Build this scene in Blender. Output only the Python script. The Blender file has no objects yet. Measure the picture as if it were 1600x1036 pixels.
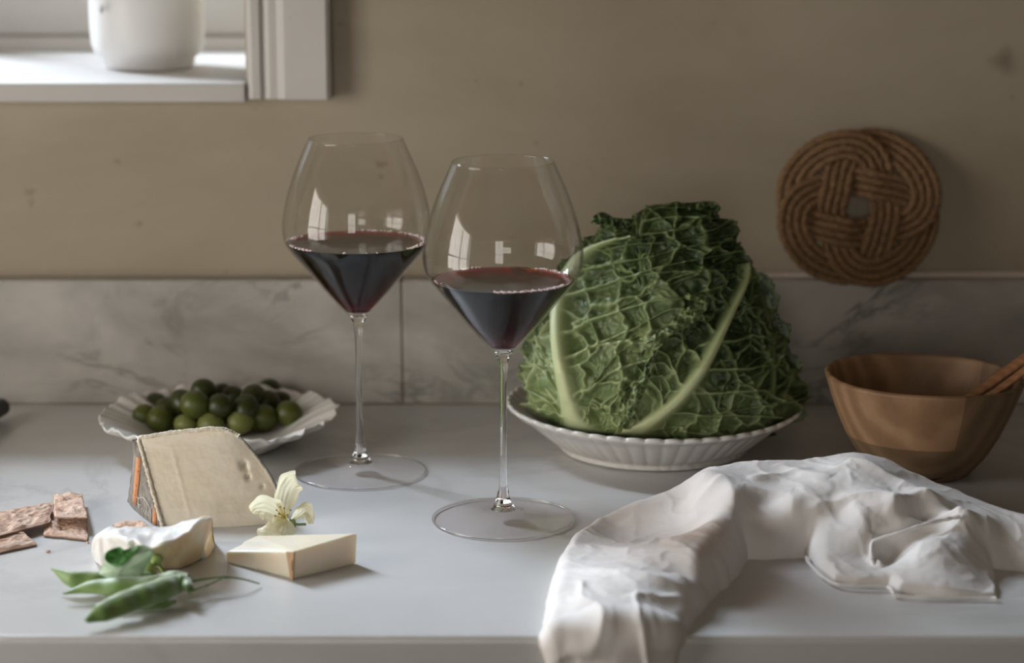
import bpy, bmesh, math, random
import numpy as np
from mathutils import Vector

# ------------------------------------------------------------------ camera / light / exposure
SC = bpy.context.scene
COL = SC.collection
H, PITCH, F = 0.446, math.radians(12.2), 3500.0      # camera height above worktop, pitch, focal length in px of a 1600 px frame

cam_d = bpy.data.cameras.new('camera')
cam = bpy.data.objects.new('camera', cam_d)
COL.objects.link(cam)
cam.location = (0, 0, H)
cam.rotation_euler = (math.pi / 2 - PITCH, 0, 0)
cam_d.sensor_width = 36.0
cam_d.sensor_fit = 'HORIZONTAL'
cam_d.lens = 36.0 * F / 1600.0
cam_d.clip_start = 0.05
cam_d.dof.use_dof = True
cam_d.dof.focus_distance = 1.515
cam_d.dof.aperture_fstop = 4.2
SC.camera = cam

W = bpy.data.worlds.new('overcast_sky')
SC.world = W
W.use_nodes = True
W.node_tree.nodes['Background'].inputs[0].default_value = (0.80, 0.88, 1.0, 1)
W.node_tree.nodes['Background'].inputs[1].default_value = 1.0

vs = SC.view_settings
vs.view_transform = 'Standard'
vs.look = 'None'
vs.exposure = 0.12
vs.gamma = 1.0
vs.use_curve_mapping = False
SC.cycles.use_denoising = True
SC.cycles.max_bounces = 14
SC.cycles.transmission_bounces = 14
SC.cycles.transparent_max_bounces = 24
SC.cycles.sample_clamp_indirect = 4.0

def window_light(name, loc, rot, w, h, power, col):
    l = bpy.data.lights.new(name, 'AREA')
    l.shape = 'RECTANGLE'; l.size = w; l.size_y = h
    l.energy = power; l.color = col
    o = bpy.data.objects.new(name, l)
    o.location = loc; o.rotation_euler = rot
    COL.objects.link(o)
    return o
# daylight entering by the window in view, the window in the left wall, and the windows across the room
R90 = math.pi / 2
window_light('daylight_sink_window', (-1.58, 2.75, 1.45), (-R90, 0, 0), 1.1, 0.9, 370.0, (0.76, 0.87, 1.0))
window_light('daylight_left_window', (-1.07, 0.98, 0.24), (0, -R90, 0), 0.80, 0.70, 12.8, (1.0, 0.93, 0.83))
window_light('daylight_garden_window', (-0.40, -2.72, 0.75), (R90, 0, 0), 0.9, 1.3, 19.0, (1.0, 0.93, 0.82))

# ------------------------------------------------------------------ helpers
def lin(c):
    out = []
    for v in c:
        v = v / 255.0
        out.append(v / 12.92 if v <= 0.04045 else ((v + 0.055) / 1.055) ** 2.4)
    return tuple(out) + (1.0,)

def ray(px, py):
    a = (px - 800.0) / F
    b = -(py - 518.0) / F
    return np.array([a, math.cos(PITCH) + b * math.sin(PITCH), -math.sin(PITCH) + b * math.cos(PITCH)])
def P(px, py, z=0.0):                 # point of height z seen at a pixel
    d = ray(px, py); t = (z - H) / d[2]
    return np.array([d[0] * t, d[1] * t, z])
def PD(px, py, D):                    # point at depth D seen at a pixel
    d = ray(px, py); t = D / d[1]
    return np.array([d[0] * t, D, H + d[2] * t])

def hash3(ix, iy, iz, seed):
    n = (ix * 374761393 + iy * 668265263 + iz * 2147483647 + seed * 144665) & 0xFFFFFFFF
    n = ((n ^ (n >> 13)) * 1274126177) & 0xFFFFFFFF
    n = (n ^ (n >> 16)) & 0xFFFFFFFF
    return n / 4294967295.0
def vnoise(x, y, z=0.0, seed=0):      # value noise, -1..1
    x = np.asarray(x, float); y = np.asarray(y, float); z = np.zeros_like(x) + z
    ix = np.floor(x).astype(np.int64); iy = np.floor(y).astype(np.int64); iz = np.floor(z).astype(np.int64)
    fx, fy, fz = x - ix, y - iy, z - iz
    fx = fx * fx * (3 - 2 * fx); fy = fy * fy * (3 - 2 * fy); fz = fz * fz * (3 - 2 * fz)
    r = 0
    for dx in (0, 1):
        for dy in (0, 1):
            for dz in (0, 1):
                wgt = (fx if dx else 1 - fx) * (fy if dy else 1 - fy) * (fz if dz else 1 - fz)
                r = r + wgt * hash3(ix + dx, iy + dy, iz + dz, seed)
    return r * 2 - 1
def fbm(x, y, z=0.0, seed=0, octv=4):
    r = 0; a = 1.0; s = 1.0
    for k in range(octv):
        r = r + a * vnoise(np.asarray(x) * s, np.asarray(y) * s, np.asarray(z) * s, seed + k * 17)
        a *= 0.5; s *= 2.03
    return r
def sstep(a, b, x):
    t = np.clip((x - a) / (b - a), 0, 1)
    return t * t * (3 - 2 * t)
def spline(pts, n):                   # Catmull-Rom through points
    p = np.array(pts, float)
    p = np.vstack([2 * p[0] - p[1], p, 2 * p[-1] - p[-2]])
    m = len(p) - 3
    u = np.linspace(0, m, n); i = np.minimum(u.astype(int), m - 1); t = (u - i)[:, None]
    a, b, c, d = p[i], p[i + 1], p[i + 2], p[i + 3]
    return 0.5 * (2 * b + (c - a) * t + (2 * a - 5 * b + 4 * c - d) * t ** 2 + (3 * b - a - 3 * c + d) * t ** 3)

def mesh_obj(name, verts, faces, mat, parent=None, smooth=True, attrs=None):
    me = bpy.data.meshes.new(name)
    me.from_pydata([tuple(map(float, v)) for v in verts], [], [tuple(int(i) for i in f) for f in faces])
    me.polygons.foreach_set('use_smooth', [smooth] * len(me.polygons))
    for k, v in (attrs or {}).items():
        at = me.attributes.new(k, 'FLOAT', 'POINT')
        at.data.foreach_set('value', np.asarray(v, np.float32).ravel())
    me.materials.append(mat)
    me.update()
    o = bpy.data.objects.new(name, me)
    COL.objects.link(o)
    if parent is not None:
        o.parent = parent
    return o
def place(o, loc):
    """move an object's origin to loc without moving its geometry"""
    o.location = loc
    v = Vector(loc)
    o.data.transform(__import__('mathutils').Matrix.Translation(-v))
    return o
def thing(name, label, cat, loc=(0, 0, 0), group=None):
    o = bpy.data.objects.new(name, None)
    o.empty_display_size = 0.02
    COL.objects.link(o)
    o.location = tuple(map(float, loc))
    return tag(o, label, cat, group)
def tag(o, label, cat, group=None):
    o['label'] = label; o['category'] = cat
    if group: o['group'] = group
    return o
def adopt(root, *parts):              # parent parts, keeping them where they are
    bpy.context.view_layer.update()
    for p in parts:
        p.parent = root
        p.matrix_parent_inverse = root.matrix_world.inverted()
def struct(o):
    o['kind'] = 'structure'
    return o

def box(name, x0, x1, y0, y1, z0, z1, mat, parent=None, bevel=0.0, seg=2):
    v = [(x, y, z) for x in (x0, x1) for y in (y0, y1) for z in (z0, z1)]
    f = [(0, 1, 3, 2), (4, 6, 7, 5), (0, 4, 5, 1), (2, 3, 7, 6), (0, 2, 6, 4), (1, 5, 7, 3)]
    o = mesh_obj(name, v, f, mat, parent, smooth=False)
    if bevel > 0:
        m = o.modifiers.new('edge', 'BEVEL'); m.width = bevel; m.segments = seg
    return o
def grid_faces(n, m, cu=False, cv=False, flip=False, off=0):
    f = []
    for i in range(n if cu else n - 1):
        for j in range(m if cv else m - 1):
            a = i * m + j; b = ((i + 1) % n) * m + j
            c = ((i + 1) % n) * m + (j + 1) % m; d = i * m + (j + 1) % m
            q = (a, d, c, b) if flip else (a, b, c, d)
            f.append(tuple(k + off for k in q))
    return f
def lathe(name, prof, seg, mat, center, parent=None, fn=None, cap0=False, cap1=False, smooth=True):
    prof = np.array(prof, float)
    th = np.linspace(0, 2 * np.pi, seg, endpoint=False)
    r = prof[:, 0][None, :] * np.ones((seg, 1)); z = prof[:, 1][None, :] * np.ones((seg, 1)); T = th[:, None] * np.ones_like(r)
    if fn is not None:
        r, z = fn(r, z, T, np.arange(len(prof))[None, :] / (len(prof) - 1.0))
    V = np.stack([center[0] + r * np.cos(T), center[1] + r * np.sin(T), center[2] + z], -1).reshape(-1, 3)
    f = grid_faces(seg, len(prof), cu=True)
    V = list(map(tuple, V)); m = len(prof)
    if cap0: f.append(tuple(i * m for i in range(seg))[::-1])
    if cap1: f.append(tuple(i * m + m - 1 for i in range(seg)))
    return mesh_obj(name, V, f, mat, parent, smooth)
def tube_arrays(path, rad, seg=10, ell=1.0, fn=None, up=(0, 0, 1), caps=True):
    path = np.array(path, float); n = len(path)
    rad = np.ones(n) * rad if np.isscalar(rad) else np.array(rad, float)
    tan = np.gradient(path, axis=0); tan /= np.linalg.norm(tan, axis=1)[:, None] + 1e-12
    up = np.array(up, float)
    side = np.cross(tan, up); side /= np.linalg.norm(side, axis=1)[:, None] + 1e-9
    nrm = np.cross(side, tan)
    ph = np.linspace(0, 2 * np.pi, seg, endpoint=False)
    rr = rad[:, None] * np.ones((n, seg))
    if fn is not None: rr = fn(rr, np.arange(n)[:, None] / (n - 1.0), ph[None, :])
    V = path[:, None, :] + rr[..., None] * (np.cos(ph)[None, :, None] * side[:, None, :] + ell * np.sin(ph)[None, :, None] * nrm[:, None, :])
    f = grid_faces(n, seg, cv=True, flip=True)
    V = V.reshape(-1, 3)
    if caps:
        f.append(tuple(range(seg))[::-1][::-1]); f.append(tuple((n - 1) * seg + k for k in range(seg))[::-1])
    return V, f
def tube(name, path, rad, mat, parent=None, seg=10, **k):
    V, f = tube_arrays(path, rad, seg, **k)
    return mesh_obj(name, V, f, mat, parent)

# ------------------------------------------------------------------ materials
def mat_new(name):
    m = bpy.data.materials.new(name); m.use_nodes = True
    nt = m.node_tree
    return m, nt, nt.nodes['Principled BSDF']
def N(nt, kind, **kw):
    n = nt.nodes.new(kind)
    for k, v in kw.items(): setattr(n, k, v)
    return n
def ramp(nt, fac, stops):
    r = N(nt, 'ShaderNodeValToRGB')
    el = r.color_ramp.elements
    while len(el) < len(stops): el.new(0.5)
    for e, (p, c) in zip(el, stops): e.position = p; e.color = c
    nt.links.new(fac, r.inputs[0])
    return r.outputs[0]
def noise(nt, scale, detail=4, rough=0.55, dist=0.0, stretch=None, coord='Object', rot=None):
    tc = N(nt, 'ShaderNodeTexCoord')
    src = tc.outputs[coord]
    if stretch or rot:
        mp = N(nt, 'ShaderNodeMapping')
        if stretch: mp.inputs['Scale'].default_value = stretch
        if rot: mp.inputs['Rotation'].default_value = rot
        nt.links.new(src, mp.inputs[0]); src = mp.outputs[0]
    n = N(nt, 'ShaderNodeTexNoise')
    n.inputs['Scale'].default_value = scale; n.inputs['Detail'].default_value = detail
    n.inputs['Roughness'].default_value = rough; n.inputs['Distortion'].default_value = dist
    nt.links.new(src, n.inputs['Vector'])
    return n.outputs[0]
def mix(nt, fac, a, b, mode='MIX'):
    m = N(nt, 'ShaderNodeMix', data_type='RGBA', blend_type=mode)
    for i, v in ((0, fac), (6, a), (7, b)):
        if isinstance(v, (int, float, tuple)): m.inputs[i].default_value = v
        else: nt.links.new(v, m.inputs[i])
    return m.outputs[2]
def bump(nt, bs, h, strength=0.3, dist=0.002):
    b = N(nt, 'ShaderNodeBump'); b.inputs['Strength'].default_value = strength; b.inputs['Distance'].default_value = dist
    nt.links.new(h, b.inputs['Height']); nt.links.new(b.outputs[0], bs.inputs['Normal'])
def simple(name, c1, c2=None, rough=0.5, scale=30, bscale=None, bstr=0.2, bdist=0.001, spec=0.5, sss=0.0, sssr=(1, .6, .4), stretch=None, **kw):
    m, nt, bs = mat_new(name)
    bs.inputs['Base Color'].default_value = lin(c1)
    bs.inputs['Roughness'].default_value = rough
    bs.inputs['Specular IOR Level'].default_value = spec
    if c2:
        n = noise(nt, scale, stretch=stretch)
        nt.links.new(ramp(nt, n, [(0.3, lin(c1)), (0.7, lin(c2))]), bs.inputs['Base Color'])
    if bscale: bump(nt, bs, noise(nt, bscale, stretch=stretch), bstr, bdist)
    if sss:
        bs.inputs['Subsurface Weight'].default_value = sss
        bs.inputs['Subsurface Radius'].default_value = sssr
        bs.inputs['Subsurface Scale'].default_value = kw.get('ssss', 0.006)
    return m

def marble(name, base, cloud, vein, rough, scale, vein_amt):
    m, nt, bs = mat_new(name)
    n1 = noise(nt, scale, 5, 0.6, 0.6, stretch=(0.55, 1, 1), rot=(0, 0.5, 0.3))
    col = ramp(nt, n1, [(0.32, lin(cloud)), (0.62, lin(base))])
    n2 = noise(nt, scale * 0.9, 6, 0.62, 1.2, stretch=(0.8, 0.9, 1.3), rot=(0.3, 0.7, 0.2))
    s = N(nt, 'ShaderNodeMath', operation='SUBTRACT'); s.inputs[1].default_value = 0.5; nt.links.new(n2, s.inputs[0])
    a = N(nt, 'ShaderNodeMath', operation='ABSOLUTE'); nt.links.new(s.outputs[0], a.inputs[0])
    vm = ramp(nt, a.outputs[0], [(0.0, (vein_amt,) * 3 + (1,)), (0.045, (0, 0, 0, 1))])
    n3 = ramp(nt, noise(nt, scale * 0.7, 3), [(0.42, (0, 0, 0, 1)), (0.62, (1, 1, 1, 1))])
    mm = N(nt, 'ShaderNodeMath', operation='MULTIPLY'); nt.links.new(vm, mm.inputs[0]); nt.links.new(n3, mm.inputs[1])
    col = mix(nt, mm.outputs[0], col, lin(vein))
    nt.links.new(col, bs.inputs['Base Color'])
    bs.inputs['Roughness'].default_value = rough
    return m

M = {}
M['worktop'] = marble('worktop_marble', (214, 213, 212), (202, 201, 200), (168, 167, 166), 0.30, 6.0, 0.35)
M['splash'] = marble('backsplash_marble', (190, 184, 176), (150, 146, 138), (96, 96, 88), 0.32, 13.0, 0.75)
M['grout'] = simple('joint_grout', (128, 116, 96), rough=0.9)
def plaster():
    m, nt, bs = mat_new('limewash_plaster')
    n = noise(nt, 3.2, 6, 0.6, 0.4, stretch=(0.7, 1, 1.3))
    c = ramp(nt, n, [(0.3, lin(PL_A)), (0.7, lin(PL_B))])
    sp = ramp(nt, noise(nt, 42, 3), [(0.22, lin((112, 96, 70))), (0.30, (1, 1, 1, 1))])
    c = mix(nt, 0.35, c, sp, 'MULTIPLY')
    # a dark smudge on the plaster, with its own shape
    tc = N(nt, 'ShaderNodeTexCoord'); vd = N(nt, 'ShaderNodeVectorMath', operation='DISTANCE')
    vd.inputs[1].default_value = tuple(PD(1570, 97, 1.80)); nt.links.new(tc.outputs['Object'], vd.inputs[0])
    nz = noise(nt, 60, 3); ad = N(nt, 'ShaderNodeMath', operation='MULTIPLY_ADD'); ad.inputs[1].default_value = 0.02; nt.links.new(nz, ad.inputs[0]); nt.links.new(vd.outputs['Value'], ad.inputs[2])
    c = mix(nt, ramp(nt, ad.outputs[0], [(0.012, (0.45,) * 3 + (1,)), (0.024, (0, 0, 0, 1))]), c, lin((70, 58, 44)))
    nt.links.new(c, bs.inputs['Base Color'])
    bs.inputs['Roughness'].default_value = 0.8
    bump(nt, bs, noise(nt, 14, 6), 0.12, 0.004)
    return m
PL_A, PL_B = (160, 147, 126), (182, 170, 150)
M['plaster'] = plaster()
M['room_wall'] = simple('room_paint', (118, 100, 78), (124, 106, 84), rough=0.9)
M['room_ceiling'] = simple('ceiling_paint', (150, 138, 118), rough=0.9)
M['floor'] = simple('floor_oak', (112, 88, 62), (92, 70, 48), rough=0.6, scale=8, stretch=(1, 8, 1))
M['paint'] = simple('white_window_paint', (204, 199, 194), (196, 191, 186), rough=0.45, scale=9)
M['caulk'] = simple('pale_caulk', (215, 200, 185), rough=0.55)
M['ceramic'] = simple('white_ceramic', (226, 222, 216), rough=0.22, bscale=60, bstr=0.05)
M['ceramic_matt'] = simple('white_matt_ceramic', (226, 224, 222), rough=0.42)
M['cabinet'] = simple('cabinet_paint', (120, 112, 98), rough=0.5)
M['steel'] = simple('brushed_steel', (150, 148, 144), rough=0.3)
M['dark'] = simple('dark_handle', (48, 40, 34), (36, 30, 26), rough=0.5)

def thin_glass(name, tint=(1, 1, 1, 1), ior=1.5, rough=0.0):
    """clear pane: straight-through light plus a Fresnel reflection"""
    m = bpy.data.materials.new(name); m.use_nodes = True
    nt = m.node_tree; nt.nodes.clear()
    out = N(nt, 'ShaderNodeOutputMaterial'); t = N(nt, 'ShaderNodeBsdfTransparent'); g = N(nt, 'ShaderNodeBsdfGlossy')
    t.inputs[0].default_value = tint; g.inputs['Roughness'].default_value = rough
    fr = N(nt, 'ShaderNodeFresnel'); geo = N(nt, 'ShaderNodeNewGeometry')
    # the same reflectance on either face of the sheet (rays are not bent, so no total reflection inside)
    mr = N(nt, 'ShaderNodeMapRange'); mr.inputs['To Min'].default_value = ior; mr.inputs['To Max'].default_value = 1.0 / ior
    nt.links.new(geo.outputs['Backfacing'], mr.inputs[0]); nt.links.new(mr.outputs[0], fr.inputs[0])
    mx = N(nt, 'ShaderNodeMixShader')
    nt.links.new(fr.outputs[0], mx.inputs[0]); nt.links.new(t.outputs[0], mx.inputs[1]); nt.links.new(g.outputs[0], mx.inputs[2])
    nt.links.new(mx.outputs[0], out.inputs[0])
    return m
M['pane'] = thin_glass('window_pane_glass')
M['bowl_glass'] = thin_glass('wine_bowl_glass', (0.985, 0.985, 0.98, 1), 1.40)
def solid_glass(name):
    m, nt, bs = mat_new(name)
    bs.inputs['Base Color'].default_value = (0.98, 0.98, 0.98, 1)
    bs.inputs['Roughness'].default_value = 0.0
    bs.inputs['Transmission Weight'].default_value = 1.0
    bs.inputs['IOR'].default_value = 1.5
    return m
M['glass'] = solid_glass('clear_crystal')
def wine_mat():
    m, nt, bs = mat_new('red_wine')
    bs.inputs['Base Color'].default_value = (1, 1, 1, 1)
    bs.inputs['Roughness'].default_value = 0.0
    bs.inputs['Transmission Weight'].default_value = 1.0
    # wine against glass hardly reflects; its free surface does
    geo = N(nt, 'ShaderNodeNewGeometry'); sx = N(nt, 'ShaderNodeSeparateXYZ'); nt.links.new(geo.outputs['True Normal'], sx.inputs[0])
    ab = N(nt, 'ShaderNodeMath', operation='ABSOLUTE'); nt.links.new(sx.outputs[2], ab.inputs[0])
    mr = N(nt, 'ShaderNodeMapRange'); mr.inputs['From Min'].default_value = 0.80; mr.inputs['From Max'].default_value = 0.92
    mr.inputs['To Min'].default_value = 1.06; mr.inputs['To Max'].default_value = 1.34
    nt.links.new(ab.outputs[0], mr.inputs[0]); nt.links.new(mr.outputs[0], bs.inputs['IOR'])
    va = N(nt, 'ShaderNodeVolumeAbsorption')
    va.inputs[0].default_value = (0.87, 0.0, 0.02, 1); va.inputs[1].default_value = 650.0
    nt.links.new(va.outputs[0], nt.nodes['Material Output'].inputs['Volume'])
    return m
M['wine'] = wine_mat()
M['froth'] = simple('wine_bubbles', (240, 220, 214), rough=0.15, spec=1.0)

# ------------------------------------------------------------------ the room
WX0, WX1, WY0, WY1, WZ0, WZ1 = -0.92, 1.9, -2.5, 1.800, -0.90, 1.65
OX0, OX1, OZ0, OZ1 = -0.89, -0.2134, 0.2625, 1.26        # window opening in the back wall
def holed_wall(name, axis, u0, u1, z0, z1, w0, w1, holes, mat):
    """wall slab along u (x or y) with rectangular openings; w0..w1 is its thickness"""
    us = sorted({u0, u1, *[h[0] for h in holes], *[h[1] for h in holes]})
    zs = sorted({z0, z1, *[h[2] for h in holes], *[h[3] for h in holes]})
    V, Fc = [], []
    idx = {}
    def v(u, w, z):
        k = (u, w, z)
        if k not in idx:
            idx[k] = len(V); V.append((u, w, z) if axis == 'x' else (w, u, z))
        return idx[k]
    solid = {}
    for i in range(len(us) - 1):
        for j in range(len(zs) - 1):
            cu, cz = (us[i] + us[i + 1]) / 2, (zs[j] + zs[j + 1]) / 2
            solid[i, j] = not any(h[0] < cu < h[1] and h[2] < cz < h[3] for h in holes)
    for (i, j), s in solid.items():
        if not s: continue
        a, b, c, d = us[i], us[i + 1], zs[j], zs[j + 1]
        Fc.append((v(a, w0, c), v(b, w0, c), v(b, w0, d), v(a, w0, d)))
        Fc.append((v(a, w1, c), v(a, w1, d), v(b, w1, d), v(b, w1, c)))
        if not solid.get((i - 1, j)): Fc.append((v(a, w0, c), v(a, w0, d), v(a, w1, d), v(a, w1, c)))
        if not solid.get((i + 1, j)): Fc.append((v(b, w0, c), v(b, w1, c), v(b, w1, d), v(b, w0, d)))
        if not solid.get((i, j - 1)): Fc.append((v(a, w0, c), v(a, w1, c), v(b, w1, c), v(b, w0, c)))
        if not solid.get((i, j + 1)): Fc.append((v(a, w0, d), v(b, w0, d), v(b, w1, d), v(a, w1, d)))
    o = mesh_obj(name, V, Fc, mat, smooth=False)
    bm = bmesh.new(); bm.from_mesh(o.data); bmesh.ops.recalc_face_normals(bm, faces=bm.faces[:]); bm.to_mesh(o.data); bm.free()
    return struct(o)
holed_wall('wall_back', 'x', WX0 - 0.2, WX1 + 0.2, WZ0, WZ1, WY1, WY1 + 0.30, [(OX0, OX1, OZ0 - 0.012, OZ1)], M['plaster'])
holed_wall('wall_left', 'y', WY0, WY1, WZ0, WZ1, WX0 - 0.12, WX0, [(0.57, 1.39, -0.12, 0.60)], M['room_wall'])
holed_wall('wall_front', 'x', WX0 - 0.2, WX1 + 0.2, WZ0, WZ1, WY0 - 0.2, WY0, [(-0.85, 0.05, 0.10, 1.40)], M['room_wall'])
struct(box('wall_right', WX1, WX1 + 0.2, WY0, WY1, WZ0, WZ1, M['room_wall']))
struct(box('floor', WX0 - 0.2, WX1 + 0.2, WY0 - 0.2, WY1 + 0.3, WZ0 - 0.1, WZ0, M['floor']))
struct(box('ceiling', WX0 - 0.2, WX1 + 0.2, WY0 - 0.2, WY1 + 0.3, WZ1, WZ1 + 0.1, M['room_ceiling']))

# --- window over the counter
win = bpy.data.objects.new('window_1', None); COL.objects.link(win); struct(win)
win.location = (-0.65, 1.80, 0.26)
win['label'] = 'white painted window above the counter with deep sill and moulded casing'
parts = []
# sill board: front edge a little proud of the wall
SX1 = PD(384, 140, 1.785)[0]
parts.append(box('window_sill', OX0, SX1 - 0.0005, 1.783, 2.075, PD(0, 160, 1.783)[2], 0.2625, M['paint'], bevel=0.0015))
# casing on the right: flat inner board, groove, raised outer board with a back band
c0, c1 = SX1 + 0.0015, PD(516, 80, 1.785)[0]
cb = PD(500, 155, 1.783)[2]
def casing(x0, x1, sgn):
    w = x1 - x0
    prof = [(0, 0), (0, 0.014), (0.004, 0.016), (0.010, 0.016), (0.0115, 0.012), (0.013, 0.012), (0.0145, 0.015), (0.018, 0.0165), (0.024, 0.0165), (0.030, 0.019), (w - 0.003, 0.0215), (w, 0.019), (w, 0)]
    V = []; n = len(prof)
    for z in (cb, OZ1 + 0.07):
        for a, b in prof:
            V.append(((x0 + a) if sgn > 0 else (x1 - a), 1.8005 - b, z))
    Fc = [(i, i + 1, n + i + 1, n + i) for i in range(n - 1)] + [tuple(range(n)), tuple(range(2 * n - 1, n - 1, -1))]
    return mesh_obj('casing', V, Fc, M['paint'], smooth=False)
parts.append(casing(c0, c1, 1))
parts.append(casing(OX0 - (c1 - c0), OX0 - 0.0015, -1))
parts.append(box('head_casing', OX0, OX1, 1.781, 1.8005, OZ1, OZ1 + 0.07, M['paint']))
# box frame and sash
zst = PD(0, 83, 2.075)[2]      # top of lower rail face seen above the sill
parts.append(box('frame_rail', OX0, OX1, 2.075, 2.16, 0.20, zst + 0.0145, M['paint'], bevel=0.003))
sash = box('sash_rail', OX0, OX1, 2.090, 2.125, zst + 0.0145, zst + 0.075, M['paint'], bevel=0.003)
parts.append(sash)
for x0 in (OX0, OX1 - 0.045, (OX0 + OX1) / 2 - 0.0225):
    parts.append(box('sash_stile', x0, x0 + 0.045, 2.090, 2.125, zst + 0.075, OZ1 - 0.05, M['paint']))
parts.append(box('sash_rail', OX0, OX1, 2.090, 2.125, OZ1 - 0.05, OZ1, M['paint']))
for k in (1, 2):
    z = zst + 0.075 + (OZ1 - 0.05 - zst - 0.075) * k / 3
    parts.append(box('glazing_bar', OX0 + 0.045, OX1 - 0.045, 2.098, 2.118, z - 0.01, z + 0.01, M['paint']))
for x0, x1 in ((OX0 + 0.045, (OX0 + OX1) / 2 - 0.0225), ((OX0 + OX1) / 2 + 0.0225, OX1 - 0.045)):
    parts.append(box('pane', x0, x1, 2.1065, 2.1095, zst + 0.075, OZ1 - 0.05, M['pane']))
adopt(win, *parts)

# --- windows that light the room
def side_window(name, axis, u0, u1, z0, z1, w, nx, nz, label):
    root = bpy.data.objects.new(name, None); COL.objects.link(root); struct(root)
    root['label'] = label
    root.location = ((u0 + u1) / 2, w, z0) if axis == 'x' else (w, (u0 + u1) / 2, z0)
    ps = []
    def bx(nm, a, b, c, d, t, mat):
        if axis == 'x': return box(nm, a, b, w - t, w + t, c, d, mat)
        return box(nm, w - t, w + t, a, b, c, d, mat)
    f = 0.05
    ps += [bx('frame', u0, u0 + f, z0, z1, 0.03, M['paint']), bx('frame', u1 - f, u1, z0, z1, 0.03, M['paint']),
           bx('frame', u0 + f, u1 - f, z0, z0 + f, 0.03, M['paint']), bx('frame', u0 + f, u1 - f, z1 - f, z1, 0.03, M['paint'])]
    for k in range(1, nx):
        u = u0 + (u1 - u0) * k / nx; ps.append(bx('glazing_bar', u - 0.012, u + 0.012, z0 + f, z1 - f, 0.012, M['paint']))
    for k in range(1, nz):
        z = z0 + (z1 - z0) * k / nz; ps.append(bx('glazing_bar', u0 + f, u1 - f, z - 0.012, z + 0.012, 0.013, M['paint']))
    ps.append(bx('pane', u0 + f, u1 - f, z0 + f, z1 - f, 0.002, M['pane']))
    adopt(root, *ps)
side_window('window_2', 'y', 0.57, 1.39, -0.12, 0.60, WX0 - 0.06, 2, 2, 'white framed window in the side wall left of the counter')
side_window('window_3', 'x', -0.85, 0.05, 0.10, 1.40, WY0 - 0.1, 2, 3, 'white framed garden window across the room')

# --- backsplash slabs and worktop
SPY, SPT = 1.780, PD(0, 438, 1.780)[2]
sp = bpy.data.objects.new('trim_1', None); COL.objects.link(sp); struct(sp); sp['label'] = 'grey veined marble upstand along the back of the worktop'
sp.location = (0, 1.79, 0)
jx = PD(629, 530, 1.78)[0]
xs = [WX0, jx - 0.0006, jx + 0.0006, 0.62, 0.6225, WX1]
adopt(sp, *[box('marble_slab', xs[i], xs[i + 1], SPY, 1.8005, 0.0008, SPT, M['splash'], bevel=0.0012) for i in (0, 2, 4)],
      box('joint', WX0, WX1, SPY + 0.0010, 1.8, 0.0, SPT - 0.0015, M['grout']))
cx0 = PD(1120, 438, 1.79)[0]
cp = [(cx0 + (0.95 - cx0) * t, 1.7965, SPT + 0.001 + 0.0012 * t) for t in np.linspace(0, 1, 60)]
ck = tube('caulk_bead', cp, np.linspace(0.0030, 0.0050, 60), M['caulk'], seg=10)
struct(ck); ck.name = 'trim_2'; ck['label'] = 'pale bead of caulk along the top of the marble upstand'

EDGE = P(800, 995)[1]
wt = box('marble_worktop', WX0, WX1, EDGE, 1.7990, -0.040, 0.0, M['worktop'], bevel=0.004, seg=3)
place(wt, (0.25, 1.5, -0.04))
tag(wt, 'pale marble worktop slab along the back wall', 'worktop')
for k in range(4):
    x0 = WX0 + 0.005 + k * 0.7025
    t = thing('base_cabinet', ('painted base cabinet below the cheeses, against the window-side wall', 'painted base cabinet below the napkin and wine glasses', 'painted base cabinet beyond the one below the wooden bowl', 'last painted base cabinet, against the wall farthest from the window')[k], 'cabinet', (x0 + 0.35, 1.52, WZ0), 'base cabinets under the worktop')
    bd = box('body', x0 + 0.001, x0 + 0.7015, EDGE + 0.045, 1.798, WZ0 + 0.001, -0.0405, M['cabinet'])
    dr = box('door', x0 + 0.004, x0 + 0.6985, EDGE + 0.025, EDGE + 0.0445, WZ0 + 0.10, -0.045, M['cabinet'], bevel=0.002)
    hd = tube('handle', [(x0 + 0.65, EDGE + 0.025, -0.20), (x0 + 0.65, EDGE + 0.008, -0.20), (x0 + 0.65, EDGE + 0.008, -0.32), (x0 + 0.65, EDGE + 0.025, -0.32)], 0.005, M['steel'], up=(1, 0, 0))
    adopt(t, bd, dr); adopt(dr, hd)

# ------------------------------------------------------------------ white pot on the window sill
pc = (PD(231, 114, 1.905)[0], 1.912, 0.2628)
def pot_fn(r, z, T, u): return r, z
pr = [(0.0, 0.0035), (0.030, 0.0035), (0.033, 0.0), (0.036, 0.0), (0.0385, 0.003), (0.0395, 0.009), (0.0445, 0.0125), (0.0475, 0.020), (0.0485, 0.035), (0.0487, 0.10), (0.0490, 0.118), (0.0475, 0.120), (0.0455, 0.118), (0.0450, 0.03), (0.040, 0.018), (0.0, 0.016)]
pt = thing('ceramic_pot', 'plain white ceramic pot standing on the window sill', 'pot', pc)
b = lathe('body', pr, 64, M['ceramic_matt'], pc)
mk = bpy.data.meshes.new('m')
mp = PD(161, 13, pc[1] - 0.038)
V, Fc = tube_arrays([(mp[0] - 0.0005, mp[1] - 0.0072, mp[2] - 0.0035), (mp[0], mp[1] - 0.0074, mp[2]), (mp[0] + 0.0005, mp[1] - 0.0072, mp[2] + 0.0035)], [0.0012, 0.0022, 0.0010], 8, up=(0, 1, 0))
mk = mesh_obj('glaze_mark', V, Fc, simple('glaze_mark', (206, 203, 200), rough=0.4))
adopt(pt, b, mk)

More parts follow.
